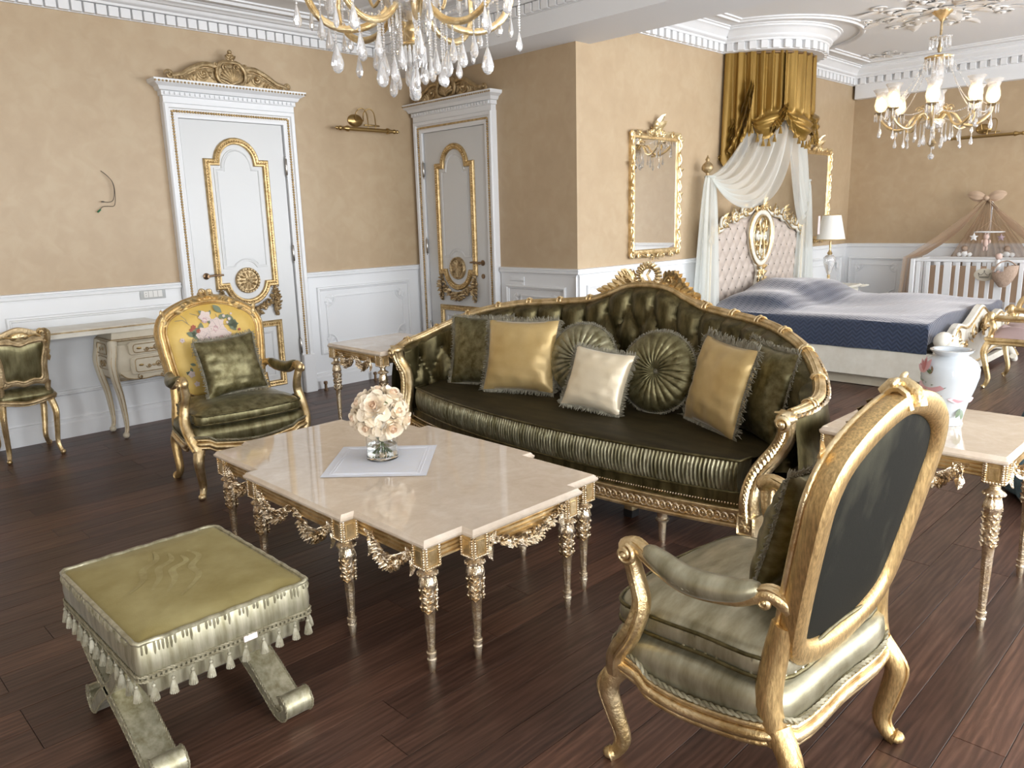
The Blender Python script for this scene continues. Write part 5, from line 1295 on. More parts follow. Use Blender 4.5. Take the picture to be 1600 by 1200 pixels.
# ---------------- gold drape hung from the crown
dr=thing('canopy_drape','gold satin swagged drape hanging from the ceiling crown over the bed','drape',(CX,YC-.02,2.93))
def cyl(phi,r,z): return (-r*cos(phi), -r*sin(phi), z)       # phi 0 left wall .. pi right wall
def tail(u,v,sg):
    p=u*(.62 if sg<0 else .9); r=.53+.016*sin(u*22)+.003*sin(u*61)+(.09*(1-u)**1.5*(1+.4*v) if sg<0 else 0); zb=(lerp(-1.02,-.80,u**1.3) if sg<0 else lerp(-.62,-.5,u))+.03*sin(u*40); ph=p if sg<0 else pi-p
    return cyl(ph,r+.02*v*sin(u*21),v*zb+.004)
MB().grid(lambda u,v:tail(u,v,-1),70,18).build('side_tail','drape',dr,70); MB().grid(lambda u,v:tail(u,v,1),70,18).build('side_tail','drape',dr,70)
def swag(a0,a1,zl,zr,zm,seed):
    def f(u,v):
        p=lerp(a0,a1,u); s=sin(pi*u); zb=lerp(zl,zr,u)-zm*(s**.7)
        if v<.6: t=v/.6; r=.545+.024*sin(u*23+seed)*(.6+.4*t)+.004*sin(u*51+seed*3); z=t*(zb+.24*s+.02)
        else: t=(v-.6)/.4; r=.55+.07*s*sin(pi*t)*(1 if p<2.2 else .3)+.014*sin(t*17+3*sin(pi*u)); z=lerp(zb+.24*s+.02,zb,t)
        return cyl(p,r,z)
    return f
mb=MB()
for a0,a1,zl,zr,zm,sd in ((.42,1.0,-.60,-.50,.24,1),(.97,1.78,-.50,-.60,.26,2),(1.74,2.5,-.58,-.6,.16,3)): mb.grid(swag(a0,a1,zl,zr,zm,sd),60,34)
mb.build('swag','drape',dr,70)
rr=random.Random(8)                     # gathered ruffles (cascades) between the swags
for ph,zt,zb_,wd in ((.44,-.28,-.92,.10),(.99,-.50,-.72,.05),(.20,-.62,-1.02,.08)):
    def f(u,v,ph=ph,zt=zt,zb_=zb_,wd=wd):
        z=lerp(zt,zb_,v); a=ph-.22*v*(1 if ph<1 else -.2)+ (u-.5)*wd*2.2*(.3+.9*v); return cyl(a,.59+.05*sin(u*13+v*6)*(.4+v)+.015*sin(v*40),z+.03*sin(u*13))
    MB().grid(f,24,26).build('ruffle','drape',dr,70)
mb=MB()
for k in range(30):
    ph=.1+k*.088
    if ph<.44: z=lerp(-1.02,-.85,ph/.44)
    elif ph<.99: u=(ph-.42)/.58; z=lerp(-.60,-.50,u)-.24*(max(0,sin(pi*u))**.7)
    elif ph<1.76: u=(ph-.97)/.81; z=lerp(-.50,-.60,u)-.26*(max(0,sin(pi*u))**.7)
    else: u=(ph-1.74)/.76; z=lerp(-.58,-.6,u)-.16*(max(0,sin(pi*min(1,u)))**.7)
    tassel_geo(mb,T(*cyl(ph,.60,z+.01))@Sc(1.6))
stuff(mb.build('tassel_fringe','drape',dr,60))
MB().tube([cyl(pi*k/24,.54,-.012) for k in range(25)],.012,6).build('curtain_rail','bronze',dr,50)
# ---------------- sheer curtains
def sheer(name,label,s):
    o=thing(name,label,'curtain',(7.55+s*1.01,3.95,0)); px,py=7.55+s*1.01,3.95
    A=[(CX+s*.0-.50*cos(a),YC-.50*sin(a)) for a in ((.5,1.75) if s<0 else (2.75,1.75))]
    def f(u,v):          # u along from finial to the crown, v upper edge .. lower edge
        a=lerp(.45,1.45,v) if s<0 else lerp(2.6,1.15,v)
        R=.46+.03*sin(v*26); e=V((CX-R*cos(a),YC-.02-R*sin(a),2.36)); st=V((px,py-.03-.05*v,1.80-.07*v)); p=st.lerp(e,u)
        sag=(lerp(.10,.56,v) if s<0 else lerp(.08,.80,v)); p.z-=sag*4*u*(1-u)*(1-.35*u); p.y-=(.16 if s<0 else .03)*sin(pi*u)*v
        n=.021*sin(v*44+u*2)*sin(pi*min(1,u*1.1))**.6; return (p.x-px+n*.6,p.y-py-n,p.z+n)
    MB().grid(f,44,130).build('swept_panel','tulle',o,80)
    def g(u,v):
        a=2*pi*u; w=.045+.10*min(1,v*1.2)**.6; k=1+.20*sin(a*9+v*2); return (w*1.25*cos(a)*k+ s*.03*v, -.03+w*.55*sin(a)*k, lerp(1.80,.02,v))
    MB().grid(g,120,24,True).build('falling_panel','tulle',o,80)
    MB().tube([(.05*cos(2*pi*k/16),-.03+.04*sin(2*pi*k/16),1.79) for k in range(16)],.012,6,closed=True).build('gathered_top','tulle',o,60)
    if s>0: MB().box((.06,-.17,1.30),(.05,.004,.20)).build('paper_tag','tag_paper',o,0); 
    return o
sheer('sheer_curtain','white sheer curtain swept to the left bedpost',-1); sheer('sheer_curtain','white sheer curtain with a paper tag at the right bedpost',1)
# ---------------- mirrors on the bed wall
def mirror(xc,z0,z1,w,label):
    Mw=PC@T(xc,(z0+z1)/2,0); r=thing('wall_mirror',label,'mirror',tuple(Mw.translation),0,'gilt mirrors beside the bed'); M=T(*(-Mw.translation))@Mw; h=(z1-z0)
    MB(M).box((0,0,.022),(w-.06,h-.06,.008)).build('mirror_glass','mirror',r,0)
    MB(M).box((0,0,.010),(w-.02,h-.02,.016)).build('backing','gold_old',r,0)
    f=MB(M); f.mould([(w/2,-h/2),(w/2,h/2),(-w/2,h/2),(-w/2,-h/2)],[(-.014,0),(-.014,.03),(0,.042),(.012,.034),(.03,.036),(.04,.024),(.042,0)]); f.build('frame','gold',r,40)
    c=MB(M); rr=random.Random(int(xc*10))
    for s in (-1,1):
        n=9
        for k in range(n):
            z=-h/2+h*(k+.5)/n+rr.uniform(-.02,.02); 
            c.tube(spline([(s*(w/2+.002),z-h/n*.5,.036),(s*(w/2+.014),z-.02,.045),(s*(w/2-.004),z+.03,.042),(s*(w/2+.006),z+h/n*.45,.036)],4),.011,6)
            if k%2==0: leafm(c,T(s*(w/2),z,.035)@Rz(-s*rr.uniform(.2,1.2)),.06,.018,.3,.006); scroll(c,(s*(w/2+.012),z,.035),.018,1.2,0,.006,None,s)
        for zz in (-h/2,h/2): scroll(c,(s*w/2,zz,.03),.035,1.4,0,.012,None,s); flower(c,T(s*w/2,zz,.035),.03,6)
        for x in (.3,.7):
            for zz,g in ((h/2,1),(-h/2,-1)): scroll(c,(s*w/2*x,zz+g*.012,.03),.032,1.3,0,.010,None,s*g); leafm(c,T(s*w/2*x,zz,.035)@Rz(-s*1.2*g if g>0 else s*1.9),.09,.02,.3,.007)
        leafm(c,T(0,h/2+.02,.03)@Rz(s*.75),.13,.03,.35,.009); scroll(c,(s*.08,h/2+.03,.03),.035,1.3,pi/2,.011,None,s)
        scroll(c,(s*.05,-h/2-.025,.03),.03,1.3,-pi/2,.010,None,-s)
    leafm(c,T(.0,h/2+.06,.03)@Rz(-.45),.13,.035,.4,.01); leafm(c,T(-.01,h/2+.05,.04)@Rz(-.9),.11,.03,.4,.01); flower(c,T(0,h/2+.035,.035),.045,6); c.sphere((0,h/2+.10,.03),(.022,.03,.016),8,6)
    c.build('carved_ornament','gold_bright',r,50)
mirror(5.845,1.125,2.13,.70,'tall gilt-framed wall mirror on the bed wall, left of the bed')
mirror(9.07,1.125,2.13,.70,'gilt-framed wall mirror right of the bed, behind the lamp')
# ---------------- bedside table and lamp
bs=thing('bedside_table','white carved bedside table beyond the bed under the lamp','bedside table',(9.0,3.74,0))
MB().prism(spline([(-.26,-.20),(-.12,-.235),(0,-.225),(.12,-.235),(.26,-.20),(.27,0),(.26,.24),(-.26,.24),(-.27,0)],3,True),.585,.615,bev=.006).build('table_top','cream_white',bs,40)
MB().box((0,.0,.46),(.46,.40,.25),ch=.01).build('body','cream_white',bs,30)
for i,z in enumerate((.52,.40)):
    d_=MB().box((0,-.205,z),(.40,.02,.105),ch=.005).build('drawer','cream_white',bs,30); MB().sphere((0,-.225,z),.014,8,6).build('knob','gold',d_,60)
c=MB()
for sx in (-1,1):
    for sy in (-1,1):
        l=MB(); cabriole(l,(sx*.20,sy*.17,.35),(sx*.22,sy*.19,0),(sx*.6,sy*.6),.028,.014); l.build('leg','cream_white',bs,60)
        for k in range(4): leafm(c,T(sx*.25,sy*.2,.585)@Rz(math.atan2(sy,sx)-pi/2+(k-1.5)*.45),.11,.026,.15,.012)
        scroll(c,(sx*.26,sy*.20,.60),.03,1.3,0,.010,None,sx)
c.build('carved_corner','cream_white',bs,50)
lm=thing('table_lamp','table lamp with a white pleated shade and cut-glass stem','lamp',(8.93,3.77,.616))
MB().lathe([(.075,0),(.078,.008),(.07,.016),(.05,.03),(.028,.04),(.02,.05)],24).build('base','gold_bright',lm,50)
MB().lathe([(.016,.05),(.022,.07),(.012,.085),(.02,.10),(.014,.115)],16).build('collar','gold',lm,50)
MB().lathe([(.016,.115),(.032,.15),(.058,.22),(.072,.28),(.068,.31),(.042,.335),(.015,.345)],24,fn=lambda r,z,a:r*(1-.06*abs(sin(6*a+z*20)))).build('glass_stem','crystal_bright',lm,50)
MB().lathe([(.022,.345),(.03,.36),(.018,.38),(.010,.40),(.012,.46),(.010,.50)],16).build('neck','gold',lm,50)
MB().lathe([(.155,.515),(.098,.79)],72,fn=lambda r,z,a:r*(1+.010*(abs(sin(18*a)))),caps=False).lathe([(.153,.515),(.0965,.79)],72,caps=False).build('shade','shade',lm,60)
MB().tube([(.156*cos(2*pi*k/40),.156*sin(2*pi*k/40),.517) for k in range(40)],.005,6,closed=True).tube([(.098*cos(2*pi*k/40),.098*sin(2*pi*k/40),.789) for k in range(40)],.004,6,closed=True).build('shade_trim','satin',lm,60)
# ---------------- bench at the foot of the bed
bn=thing('bench','gilt bench with mauve tufted seat in front of the bed foot','bench',(7.38,1.15,0))
fr=MB(); hx,hy=.33,.52
for z,r in ((.405,.018),(.375,.012)): fr.tube(rrect(2*hx,2*hy,.02,2) and [(x,y,z) for x,y in rrect(2*hx,2*hy,.02,2)],r,8,closed=True)
fr.build('seat_frame','gold',bn,50)
def bsf(u,v):
    x=lerp(-hx+.01,hx-.01,u); y=lerp(-hy+.01,hy-.01,v); e=min(1,u/.08,(1-u)/.08,v/.06,(1-v)/.06); p=(abs(sin(pi*(u*2+v*3)))*abs(sin(pi*(u*2-v*3))))**.4; return (x,y,.40+e*(.07+.05*p))
MB().grid(bsf,40,60).build('tufted_seat','mauve_satin',bn,70)
for sx in (-1,1):
    for sy in (-1,1):
        l=MB(); cabriole(l,(sx*.31,sy*.49,.39),(sx*.315,sy*.495,0),(sx*.3,sy*.9),.028,.014); l.build('leg','gold',bn,60)
    a=MB(); x=-.31*sx
    a.tube([(x,-.50,.585),(x,.50,.585)],.018,10); a.tube([(x,-.5,.56),(x,.5,.56)],.008,6)
    for sy in (-1,1):
        scroll(a,(0,0,0),.045,1.5,0,.014,T(x,sy*.5,.575)@Rz(pi/2)@Rx(pi/2)@Rz(0),1); a.sphere((x,sy*.5,.585),(.03,.03,.045),10,7)
        a.tube(spline([(x,sy*.49,.55),(x-.01,sy*.475,.50),(x+.01,sy*.49,.45),(x,sy*.49,.40)],5),.022,8)
    a.build('arm_rail','gold',bn,60)
    if sx<0:
        b=MB(); b.tube(spline([(.31,.48,.42),(.33,.46,.56),(.33,.42,.68),(.34,.30,.715),(.34,0,.73),(.34,-.30,.715),(.33,-.42,.68),(.33,-.46,.56),(.31,-.48,.42)],6),.022,8); b.build('back_frame','gold',bn,60)
        MB().box((.33,0,.57),(.02,.8,.20),ch=.008).build('back_panel','cream_white',bn,30)
# ================================================================ cot with tan net canopy
CXf,CXb,CY0,CY1=9.47,9.97,1.72,3.04
cr=thing('crib','white slatted baby cot against the far wall','crib',(9.72,2.38,0))
def Lc(x,y,z): return (x-9.72,y-2.38,z)
MB().box(Lc(CXf,(CY0+CY1)/2,.885),(.035,CY1-CY0,.03),ch=.005).build('front_rail','crib_white',cr,30)
MB().box(Lc(CXb,(CY0+CY1)/2,.885),(.035,CY1-CY0,.03),ch=.005).build('back_rail','crib_white',cr,30)
for x in (CXf,CXb): MB().box(Lc(x,(CY0+CY1)/2,.30),(.03,CY1-CY0,.06),ch=.005).build('bottom_rail','crib_white',cr,30)
sm=MB().box((0,0,0),(.014,.040,.56),ch=.003); wm=MB().box((0,0,0),(.016,.075,.56),ch=.003)
def mk(mb): me=bpy.data.meshes.new('slat'); me.from_pydata(mb.v,[],mb.f); me.materials.append(MATS['crib_white']); return me
sm,wm=mk(sm),mk(wm)
n=13
for k in range(n):
    y=CY1-.06-(CY1-CY0-.12)*k/(n-1)
    link('slat',wm if k in (3,8) else sm,cr,T(*Lc(CXf,y,.595))); link('slat',sm,cr,T(*Lc(CXb,y-.03,.595)))
for x in (CXf,CXb):
    for y in (CY0,CY1): MB().box(Lc(x,y,.45),(.045,.045,.90),ch=.006).build('corner_post','crib_white',cr,30)
for y in (CY0,CY1):
    MB().box(Lc((CXf+CXb)/2,y,.885),(CXb-CXf,.03,.03),ch=.004).build('end_rail','crib_white',cr,30)
    for k in range(4): link('slat',sm,cr,T(*Lc(lerp(CXf,CXb,(k+1)/5),y,.595))@Rz(pi/2))
MB().box(Lc(9.72,2.38,.36),(.46,1.26,.10),ch=.02).build('cot_mattress','linen',cr,30)
MB().box(Lc(9.925,2.38,.58),(.03,1.24,.44),ch=.012).build('cot_bumper','tan_bow',cr,30)
# canopy
cn=thing('crib_canopy','sheer tan canopy gathered under a bow above the cot','canopy',(9.80,2.44,0)); AX,AY,AZ=9.80,2.44,1.53
def can(s):
    yE=(CY1+.05) if s>0 else (CY0-.05)
    def f(u,v):
        xe=lerp(9.42,10.02,v)
        if u<.7:
            t=u/.7; x=lerp(AX,xe,t**.9); y=lerp(AY,yE,t); z=lerp(AZ,.92,t)-.09*sin(pi*t)*(.3+.7*sin(pi*v))
        else:
            t=(u-.7)/.3; x=xe; y=yE+s*(.03+.05*t); z=lerp(.92,.30,t)
        q=.018*sin(v*30+u*3)*min(1,u*4); return (x-9.80+q*.4,y-2.44+q*s,z+q*.5)
    return f
MB().grid(can(1),44,60).build('net_panel','tulle_tan',cn,80); MB().grid(can(-1),44,60).build('net_panel','tulle_tan',cn,80)
def backnet(u,v):
    y=lerp(CY0,CY1,v); t=u; return (lerp(AX,10.03,t**.6)-9.80+.012*sin(v*70),lerp(AY,y,t)-2.44,lerp(AZ,.5,t))
MB().grid(backnet,20,70).build('net_back','tulle_tan',cn,80)
b=MB()
for s in (-1,1):
    def lf(u,v,s=s):
        a=2*pi*u; r=.055*sin(pi*min(1,v*.9+.1))**.7+.006*sin(a*7); return (r*.6*cos(a)-.03, s*(.02+.17*v), AZ+.025+r*sin(a)+.03*v)
    b.grid(lf,28,12,True)
    b.grid(lambda u,v,s=s:((u-.5)*.05-.04,s*(.03+.09*v)+.02*(u-.5),AZ-.10*v+.006*sin(u*9)),8,8)
b.sphere((-.03,0,AZ+.015),(.035,.035,.03),12,8); b.build('bow','tan_bow',cn,70)
MB().tube([(.21,0,0.02),(.21,0,1.5),(.16,0,1.56),(.0,0,AZ)],.009,8).build('canopy_pole','crib_white',cn,50)
# mobile
mo=thing('baby_mobile','white hoop mobile with hanging felt toys over the cot','mobile',(9.68,2.36,1.185))
MB().tube([(.135*cos(2*pi*k/32),.135*sin(2*pi*k/32),0) for k in range(32)],(.006,.012),8,closed=True,up=(0,0,1)).build('hoop','crib_white',mo,50)
s_=MB(); s_.tube([(.02,0,0),(.04,.03,.34)],.0022,5)
for k in range(4): a=pi*k/2; s_.tube([(.135*cos(a),.135*sin(a),0),(.02,0,.12)],.0012,4)
s_.build('cords','tan_bow',mo,50)
def star(mb,c,r):
    o=[((r if k%2==0 else r*.45)*cos(2*pi*k/10+.3),(r if k%2==0 else r*.45)*sin(2*pi*k/10+.3)) for k in range(10)]
    mb.prism(o,-.012,.012,M=T(*c)@Rz(-pi/2)@Rx(pi/2),bev=.004)
m1=MB(); star(m1,(-.04,.135,-.055),.045); m1.tube([(-.04,.135,0),(-.04,.135,-.03)],.001,4); m1.build('felt_star','toy_white',mo,50)
m1=MB(); star(m1,(-.04,-.125,-.06),.04); m1.build('felt_star','thread_mauve',mo,50)
m2=MB(); m2.sphere((-.10,.0,-.05),(.022,.028,.03),10,7); m2.sphere((-.10,.0,-.115),(.02,.026,.045),10,7); 
for s in (-1,1): m2.sphere((-.10,s*.014,-.17),(.009,.010,.03),8,6); m2.sphere((-.10,s*.035,-.10),(.009,.012,.022),8,6); m2.sphere((-.1,s*.012,-.02),(.006,.008,.018),8,6)
m2.tube([(-.10,0,0),(-.1,0,-.03)],.001,4); m2.build('felt_bunny','toy_pink',mo,60)
def cloud_doll(y,lab):
    o=thing('soft_toy',lab,'toy',(9.97,y,.905),0,'round-headed soft toys on the cot'); c=MB()
    for dy,z,r in ((-.05,.022,.026),(0,.03,.036),(.05,.022,.026)): c.sphere((0,dy,z),(r*.8,r*1.15,r),10,7)
    c.build('cloud_body','toy_white',o,60); MB().sphere((-.01,.0,.088),.034,12,8).build('head','wicker',o,60)
cloud_doll(2.66,'small soft toy with brown head on white cloud, left on the cot rail'); cloud_doll(2.24,'small soft toy with brown head on white cloud, right on the cot rail')
# plaque with a crown
pq=tag(MB(T(CXf-.022,2.31,.74)@Rz(-pi/2)@Rx(pi/2)).lathe([(.001,.010),(.085,.010),(.1,.006),(.1,0)],36,M=Sc(1,.66,1)).build('name_plaque','plaque',None,40),'oval wooden plaque with a printed crown on the cot slats','plaque')
g=MB(T(CXf-.034,2.31,.74)@Rz(-pi/2)@Rx(pi/2))
g.tube([(-.055,.012,0),(-.045,-.02,0),(.045,-.02,0),(.055,.012,0),(.028,-.004,0),(0,.028,0),(-.028,-.004,0),(-.055,.012,0)],.0028,5); g.tube([(-.045,-.03,0),(.045,-.03,0)],.003,5)
for x,y in ((-.055,.016),(0,.034),(.055,.016)): g.sphere((x,y,0),.005,6,4)
g.tube([(0,.034,0),(0,.05,0)],.0022,5); g.tube([(-.007,.043,0),(.007,.043,0)],.0022,5); g.build('printed_crown','dark_print',pq,50)
# basket with a doll, on the front rail
bk=thing('hanging_basket','pink woven sling basket hung on the cot front rail','basket',(CXf-.09,2.12,.60))
def bf(u,v): a=2*pi*u; r=.03+.075*sin(pi/2*min(1,v*1.15)); return (r*.62*cos(a),r*sin(a)-.03*v*(1 if sin(a)<0 else 0),.02+.155*v+(.075*v*v if sin(a)<-.2 else 0))
MB().grid(bf,28,12,True).build('woven_body','wicker',bk,70)
MB().tube(spline([(0,.10,.17),(.03,.06,.26),(.06,0,.29),(.03,-.06,.28),(0,-.12,.24)],5),.007,6).build('handle','wicker',bk,60)
d=tag(MB(T(CXf-.09,2.125,.72)).sphere((0,0,.02),(.035,.055,.045),12,8).sphere((-.01,.04,.05),(.022,.024,.024),10,7).build('doll','toy_pink',None,60),'pink felt doll lying in the sling basket','toy')
b=thing('soft_toy','pink soft toy sitting on the cot front rail above the basket','toy',(CXf-.015,2.19,.80),0,'round-headed soft toys on the cot')
MB().sphere((-.02,0,.05),(.022,.026,.06),10,7).sphere((-.03,-.02,-.02),(.012,.012,.05),8,6).sphere((-.03,.02,-.02),(.012,.012,.05),8,6).build('body','toy_white',b,60); MB().sphere((-.02,0,.135),.034,12,8).build('head','toy_pink',b,60)
# ================================================================ painted vase on the side table
vz=thing('porcelain_vase','white porcelain vase painted with pink flowers and a butterfly','vase',(3.185,.86,.646)); sc=1.0
VP=[(.058,0),(.058,.006),(.054,.012),(.058,.035),(.070,.085),(.088,.14),(.099,.185),(.099,.215),(.088,.24),(.066,.257),(.056,.262),(.056,.267),(.072,.278),(.074,.284),(.066,.286),(.050,.276),(.05,.25)]
MB().lathe(VP,48,caps=False).lathe([(.001,.004),(.058,.0)],48,caps=False).build('vase_body','porcelain',vz,60)
def rv(z): return interp([p[1] for p in VP[:12]],[p[0] for p in VP[:12]],z)
def vm(a,z): r=rv(z); dz=.01; sl=math.atan2(rv(z+dz)-rv(z-dz),2*dz); return T(r*cos(a)*1.0,r*sin(a)*1.0,z)@Rz(a+pi/2)@Rx(pi/2-sl)@T(0,0,.0015)
def paint(name,mat,items):
    mb=MB()
    for a,z,r,n,rot in items:
        for k in range(n): mb.grid(lambda u,v:((u-.5)*r*.42*sin(pi*min(1,v*.95+.03)),v*r,-.25*((v*r)**2+((u-.5)*r*.4)**2)/.09+.0004),3,4,M=vm(a,z)@Rz(rot+(k-(n-1)/2)*.55))
    mb.build(name,mat,vz,60)
va=math.atan2(-.86,-3.185)          # towards the viewpoint
paint('painted_petal','painted_rose',[(va-.95,.14,.075,6,0),(va-.85,.10,.065,6,.6),(va+.7,.10,.055,6,0),(va-1.0,.20,.06,4,.4)])
paint('painted_petal','painted_pink',[(va-.92,.13,.055,5,.2),(va+.72,.10,.042,5,.3),(va-1.05,.205,.045,3,.5),(va-.8,.095,.045,4,.9)])
paint('painted_leaf','painted_green',[(va-.68,.155,.07,1,-.6),(va-.62,.14,.06,1,-1.1),(va-.95,.16,.05,1,.3),(va-1.1,.165,.05,1,1.2),(va+.95,.16,.05,1,-.5),(va+.7,.07,.04,1,2.6),(va+.82,.065,.04,1,3.0),(va-.7,.20,.02,3,.4)])
paint('painted_butterfly','painted_brown',[(va-.42,.115,.026,1,-.3),(va-.42,.115,.022,1,-1.1),(va-.42,.113,.022,1,1.9),(va-.6,.21,.022,1,.2),(va-.6,.21,.02,1,2.2)])
paint('painted_wing','painted_cream',[(va-.42,.117,.016,1,-.6)])
# ================================================================ teal plush pouf at the right edge
pf=MB(); rr=random.Random(6)
def pff(u,v):
    a=2*pi*u; t=v; r=.40*(1-.55*t**2.2)*(1 if t>.04 else t/.04*.3+.7)+.02*sin(a*5+t*7)+.012*sin(a*13-t*11); z=.58*t; 
    if t>.9: r*=(1-t)/.1
    return (r*cos(a),r*sin(a),z)
tag(pf.grid(pff,64,30,True).build('pouf','teal_plush',None,70),'dark teal plush pouf on the floor at the right edge','pouf').location=(4.62,.56,0)
# ================================================================ crystal chandeliers
def mesh_of(mb,name,mat,sm=30): o=mb.build(name,mat,None,sm); me=o.data; bpy.data.objects.remove(o); return me
def faceted(prof,n,flat): return MB().lathe(prof,n,M=Sc(1,flat,1))
DROP=mesh_of(faceted([(.001,0),(.004,-.006),(.008,-.022),(.0145,-.045),(.0165,-.056),(.013,-.068),(.006,-.075),(.001,-.077)],10,.62),'crystal_drop','crystal_bright',10)
BIG=mesh_of(faceted([(.001,0),(.005,-.006),(.012,-.025),(.021,-.055),(.0225,-.067),(.018,-.082),(.008,-.092),(.001,-.094)],12,.6),'crystal_drop','crystal_bright',10)
SPIKE=mesh_of(faceted([(.001,0),(.005,-.004),(.005,-.012),(.0065,-.05),(.001,-.065)],6,.8),'crystal_spike','crystal_bright',10)
ORB=mesh_of(MB().sphere((0,0,-.02),.024,10,7),'crystal_ball','crystal_bright',10)
CH={}
def chain_me(n):
    if n not in CH:
        mb=MB()
        for k in range(n): mb.sphere((0,0,-.010*k-.005),.0052,6,4)
        CH[n]=mesh_of(mb,'bead_chain','crystal_bright',20)
    return CH[n]
def hang(R,x,y,z,n,me,rz,s=1.0):
    """bead chain of n beads ending in a drop"""
    if n: link('bead_chain',chain_me(n),R,T(x,y,z)@Rz(rz))
    link(me.name.split('.')[0],me,R,T(x,y,z-.010*n)@Rz(rz)@Sc(s))
def swagb(R,p,q,sag,n=16):
    mb=MB(); p=V(p);q=V(q)
    for k in range(n+1): t=k/n; c=p.lerp(q,t); mb.sphere((c.x,c.y,c.z-sag*4*t*(1-t)),.0055,6,4)
    mb.build('bead_swag','crystal_bright',R,20)
rr=random.Random(12)
# near chandelier, bottom part in view; local z=0 is the lowest tip
c1h=thing('chandelier','large gilt crystal chandelier hanging over the coffee table, cut off by the photo top','chandelier',(2.06,2.59,1.925))
MB().lathe([(.012,1.14),(.012,.62)],10).build('rod','gold',c1h,50)
MB().lathe([(.06,1.142),(.05,1.12),(.02,1.09)],20).build('ceiling_cup','gold',c1h,50)
MB().lathe([(.012,.62),(.035,.58),(.02,.52),(.045,.47),(.055,.42),(.03,.38)],20,fn=lambda r,z,a:r*(1-.06*abs(sin(5*a)))).build('column','crystal_bright',c1h,40)
MB().lathe([(.02,.44),(.10,.425),(.112,.40),(.105,.36),(.075,.325),(.03,.305)],32,fn=lambda r,z,a:r*(1+.025*cos(16*a))).build('glass_bowl','crystal_bright',c1h,30)
MB().lathe([(.113,.405),(.118,.412),(.113,.42)],32).build('bowl_rim','gold_bright',c1h,50)
MB().lathe([(.012,.31),(.018,.295),(.034,.275),(.034,.262),(.015,.245),(.012,.235),(.045,.222),(.048,.214),(.02,.20)],20).build('gilt_knop','gold_bright',c1h,50)
for k in range(8):
    a=2*pi*k/8+.2; Mk=Rz(a)
    arm=MB(Mk); A=spline([(.05,0,.43),(.09,0,.35),(.17,0,.285),(.27,0,.27),(.355,0,.31),(.40,0,.39),(.395,0,.46)],6); arm.tube(A,(.014,.010),8); arm.tube([(x,.010,z-.002) for x,y,z in A],.0035,5)
    arm.tube(spline([(.10,0,.40),(.16,0,.47),(.22,0,.44),(.20,0,.39),(.165,0,.41)],5),.007,6); arm.build('arm','gold_bright',c1h,60)
    MB(Mk@T(.395,0,.46)).lathe([(.008,0),(.05,.012),(.058,.022),(.05,.018),(.01,.012)],20,fn=lambda r,z,a:r*(1+.05*cos(10*a))).build('bobeche','crystal_bright',c1h,40)
    MB(Mk@T(.395,0,.475)).lathe([(.013,0),(.013,.09)],12).build('candle_tube','cream_white',c1h,40)
    MB(Mk@T(.395,0,.565)).lathe([(.006,0),(.014,.02),(.012,.045),(.001,.075)],12).build('bulb','bulb_bright',c1h,50)
    for j in range(9): b=2*pi*j/9; P=Mk@V((.395+.055*cos(b),.055*sin(b),.475)); link('crystal_spike',SPIKE,c1h,T(*P)@Rz(b))
    P=Mk@V((.395,.0,.45)); 
    for b in (.5,2.6,4.6): P=Mk@V((.395+.05*cos(b),.05*sin(b),.47)); hang(c1h,P.x,P.y,P.z,rr.randint(11,19),DROP,a+b,rr.uniform(1,1.2))
    P=Mk@V((.30,0,.265)); hang(c1h,P.x,P.y,P.z,5,BIG if k%2 else DROP,a,1.15)
    P=Mk@V((.20,0,.265)); hang(c1h,P.x,P.y,P.z,rr.randint(2,6),DROP,a,1.2)
    P=Mk@V((.115,.0,.40)); hang(c1h,P.x,P.y,P.z,21+3*(k%3),DROP,a,1.3)
    Q=Rz(a+.39)@V((.14,0,.33)); hang(c1h,Q.x,Q.y,Q.z,14+4*(k%2),BIG if k%3==0 else DROP,a,1.1)
    for j in (0,1): Q=Rz(a+.4*j)@V((.046,0,.21)); link('crystal_spike',SPIKE,c1h,T(*Q)@Sc(1.3))
    p=Mk@V((.395,0,.47)); q=Rz(a+pi/4)@V((.395,0,.47)); swagb(c1h,p,q,.06,20)
    link('crystal_spike',SPIKE,c1h,T(*(Mk@V((.09,0,.335))))@Sc(1.1))
hang(c1h,0,0,.20,7,BIG,0,1.25); link('crystal_ball',ORB,c1h,T(0,0,.048))
# far chandelier with lit glass tulips
m,nt,b=nmat('tulip'); b.inputs['Base Color'].default_value=(1,.98,.95,1); b.inputs['Roughness'].default_value=.15; b.inputs['Transmission Weight'].default_value=.75; b.inputs['IOR'].default_value=1.3; MATS['tulip']=m
c2h=thing('chandelier','lit crystal chandelier with tulip glass shades hanging in the bedroom area','chandelier',(7.74,2.41,1.88))
MB().lathe([(.085,1.248),(.075,1.22),(.03,1.18),(.014,1.15)],24,fn=lambda r,z,a:r*(1+.04*cos(10*a))).build('ceiling_cup','gold',c2h,50)
MB().lathe([(.010,1.16),(.010,.90)],10).lathe([(.014,.96),(.02,.93),(.014,.90)],10).build('rod','gold_old',c2h,50)
MB().lathe([(.012,1.0),(.075,1.01),(.09,1.025),(.085,1.015),(.015,.985)],28,fn=lambda r,z,a:r*(1+.06*cos(8*a))).build('glass_dish','crystal_bright',c2h,40)
for j in range(14): a=2*pi*j/14; link('crystal_spike',SPIKE,c2h,T(.08*cos(a),.08*sin(a),1.01)@Sc(1.25))
MB().lathe([(.02,.84),(.11,.85),(.115,.862),(.105,.868),(.02,.86)],32,fn=lambda r,z,a:r*(1+.05*cos(12*a))).build('gilt_crown','gold_bright',c2h,40)
for j in range(18): a=2*pi*j/18; link('crystal_spike',SPIKE,c2h,T(.108*cos(a),.108*sin(a),.85)@Sc(1.35))
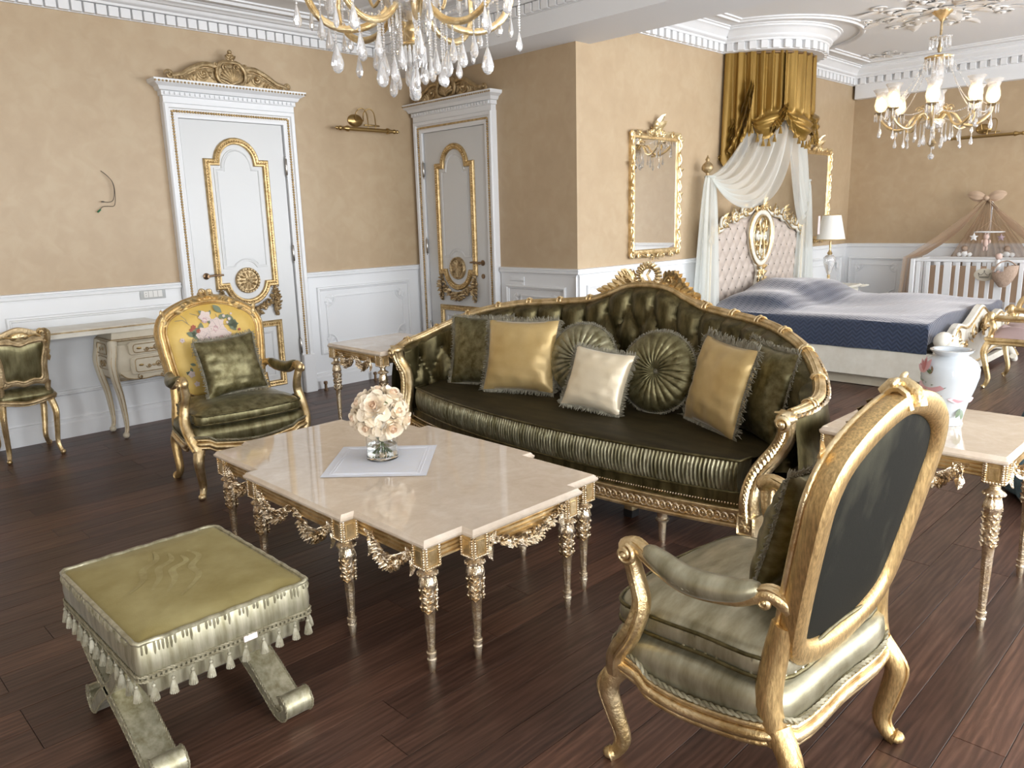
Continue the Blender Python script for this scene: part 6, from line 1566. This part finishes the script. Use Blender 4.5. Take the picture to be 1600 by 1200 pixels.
MB().lathe([(.03,.85),(.05,.78),(.055,.66),(.035,.60),(.07,.54),(.078,.47),(.05,.42),(.03,.385),(.028,.37)],28,fn=lambda r,z,a:r*(1-.07*abs(sin(6*a)))).build('glass_column','crystal_bright',c2h,40)
MB().lathe([(.03,.38),(.05,.35),(.075,.34),(.075,.305),(.05,.295)],28).build('hub','gold_bright',c2h,50)
MB().lathe([(.085,.335),(.09,.315),(.07,.27),(.03,.255)],28,fn=lambda r,z,a:r*(1+.03*cos(14*a))).build('glass_bowl','crystal_bright',c2h,40)
MB().lathe([(.014,.26),(.03,.235),(.016,.20),(.016,.17),(.04,.135),(.02,.11)],16).build('gilt_knop','gold_old',c2h,50)
for k in range(8):
    a=2*pi*k/8+.25; Mk=Rz(a); Rr=.435
    arm=MB(Mk@T(0,0,.10)); A=spline([(.05,0,.23),(.10,0,.29),(.16,0,.27),(.22,0,.19),(.29,0,.165),(.37,0,.20),(Rr-.01,0,.26),(Rr,0,.32)],6); arm.tube(A,(.012,.009),8); arm.tube([(x,.008,z) for x,y,z in A],.0035,5); scroll(arm,(.12,.33,0),.03,1.3,0,.006,Rx(pi/2),1); arm.build('arm','gold_bright',c2h,60)
    MB(Mk@T(Rr,0,.42)).lathe([(.008,-.01),(.045,.006),(.052,.016),(.012,.012)],18,fn=lambda r,z,q:r*(1+.12*cos(6*q))).build('leaf_cup','gold_old',c2h,50)
    TP=[(.02,.018),(.046,.04),(.056,.075),(.050,.115),(.042,.15),(.052,.19),(.07,.215)]
    MB(Mk@T(Rr,0,.42)).lathe(TP,36,fn=lambda r,z,q:r*(1+(.07*cos(6*q) if z>.18 else .0)),caps=False).lathe([(r-.002,z) for r,z in TP],36,fn=lambda r,z,q:r*(1+(.07*cos(6*q) if z>.18 else .0)),caps=False).build('glass_shade','tulip',c2h,60)
    MB(Mk@T(Rr,0,.435)).lathe([(.010,0),(.010,.03),(.02,.05),(.022,.075),(.012,.11),(.001,.135)],14).build('bulb','bulb',c2h,50)
    for j in range(7): b=2*pi*j/7; P=Mk@V((Rr+.048*cos(b),.048*sin(b),.432)); link('crystal_spike',SPIKE,c2h,T(*P)@Sc(1.2))
    P=Mk@V((Rr,.02,.41)); hang(c2h,P.x,P.y,P.z,rr.randint(10,16),DROP,a,1.05)
    P=Mk@V((.30,0,.26)); hang(c2h,P.x,P.y,P.z,rr.randint(5,9),DROP,a,1.0)
    P=Mk@V((.10,0,.31)); hang(c2h,P.x,P.y,P.z,rr.randint(8,13),BIG if k%2 else DROP,a,1)
    p=Mk@V((Rr,0,.43)); q=Rz(a+pi/4)@V((Rr,0,.43)); swagb(c2h,p,q,.07,22)
    p=Mk@V((.108,0,.84)); q=Mk@V((Rr-.03,0,.43)); swagb(c2h,p,q,.06,36); p=Mk@V((.2,.02,.33)); hang(c2h,p.x,p.y,p.z,9,DROP,a,1.0)
    P=Mk@V((Rr,-.03,.41)); hang(c2h,P.x,P.y,P.z,rr.randint(5,9),DROP,a,1.0)
hang(c2h,0,0,.11,4,DROP,0,.8); link('crystal_ball',ORB,c2h,T(0,0,.046)@Sc(1.1))
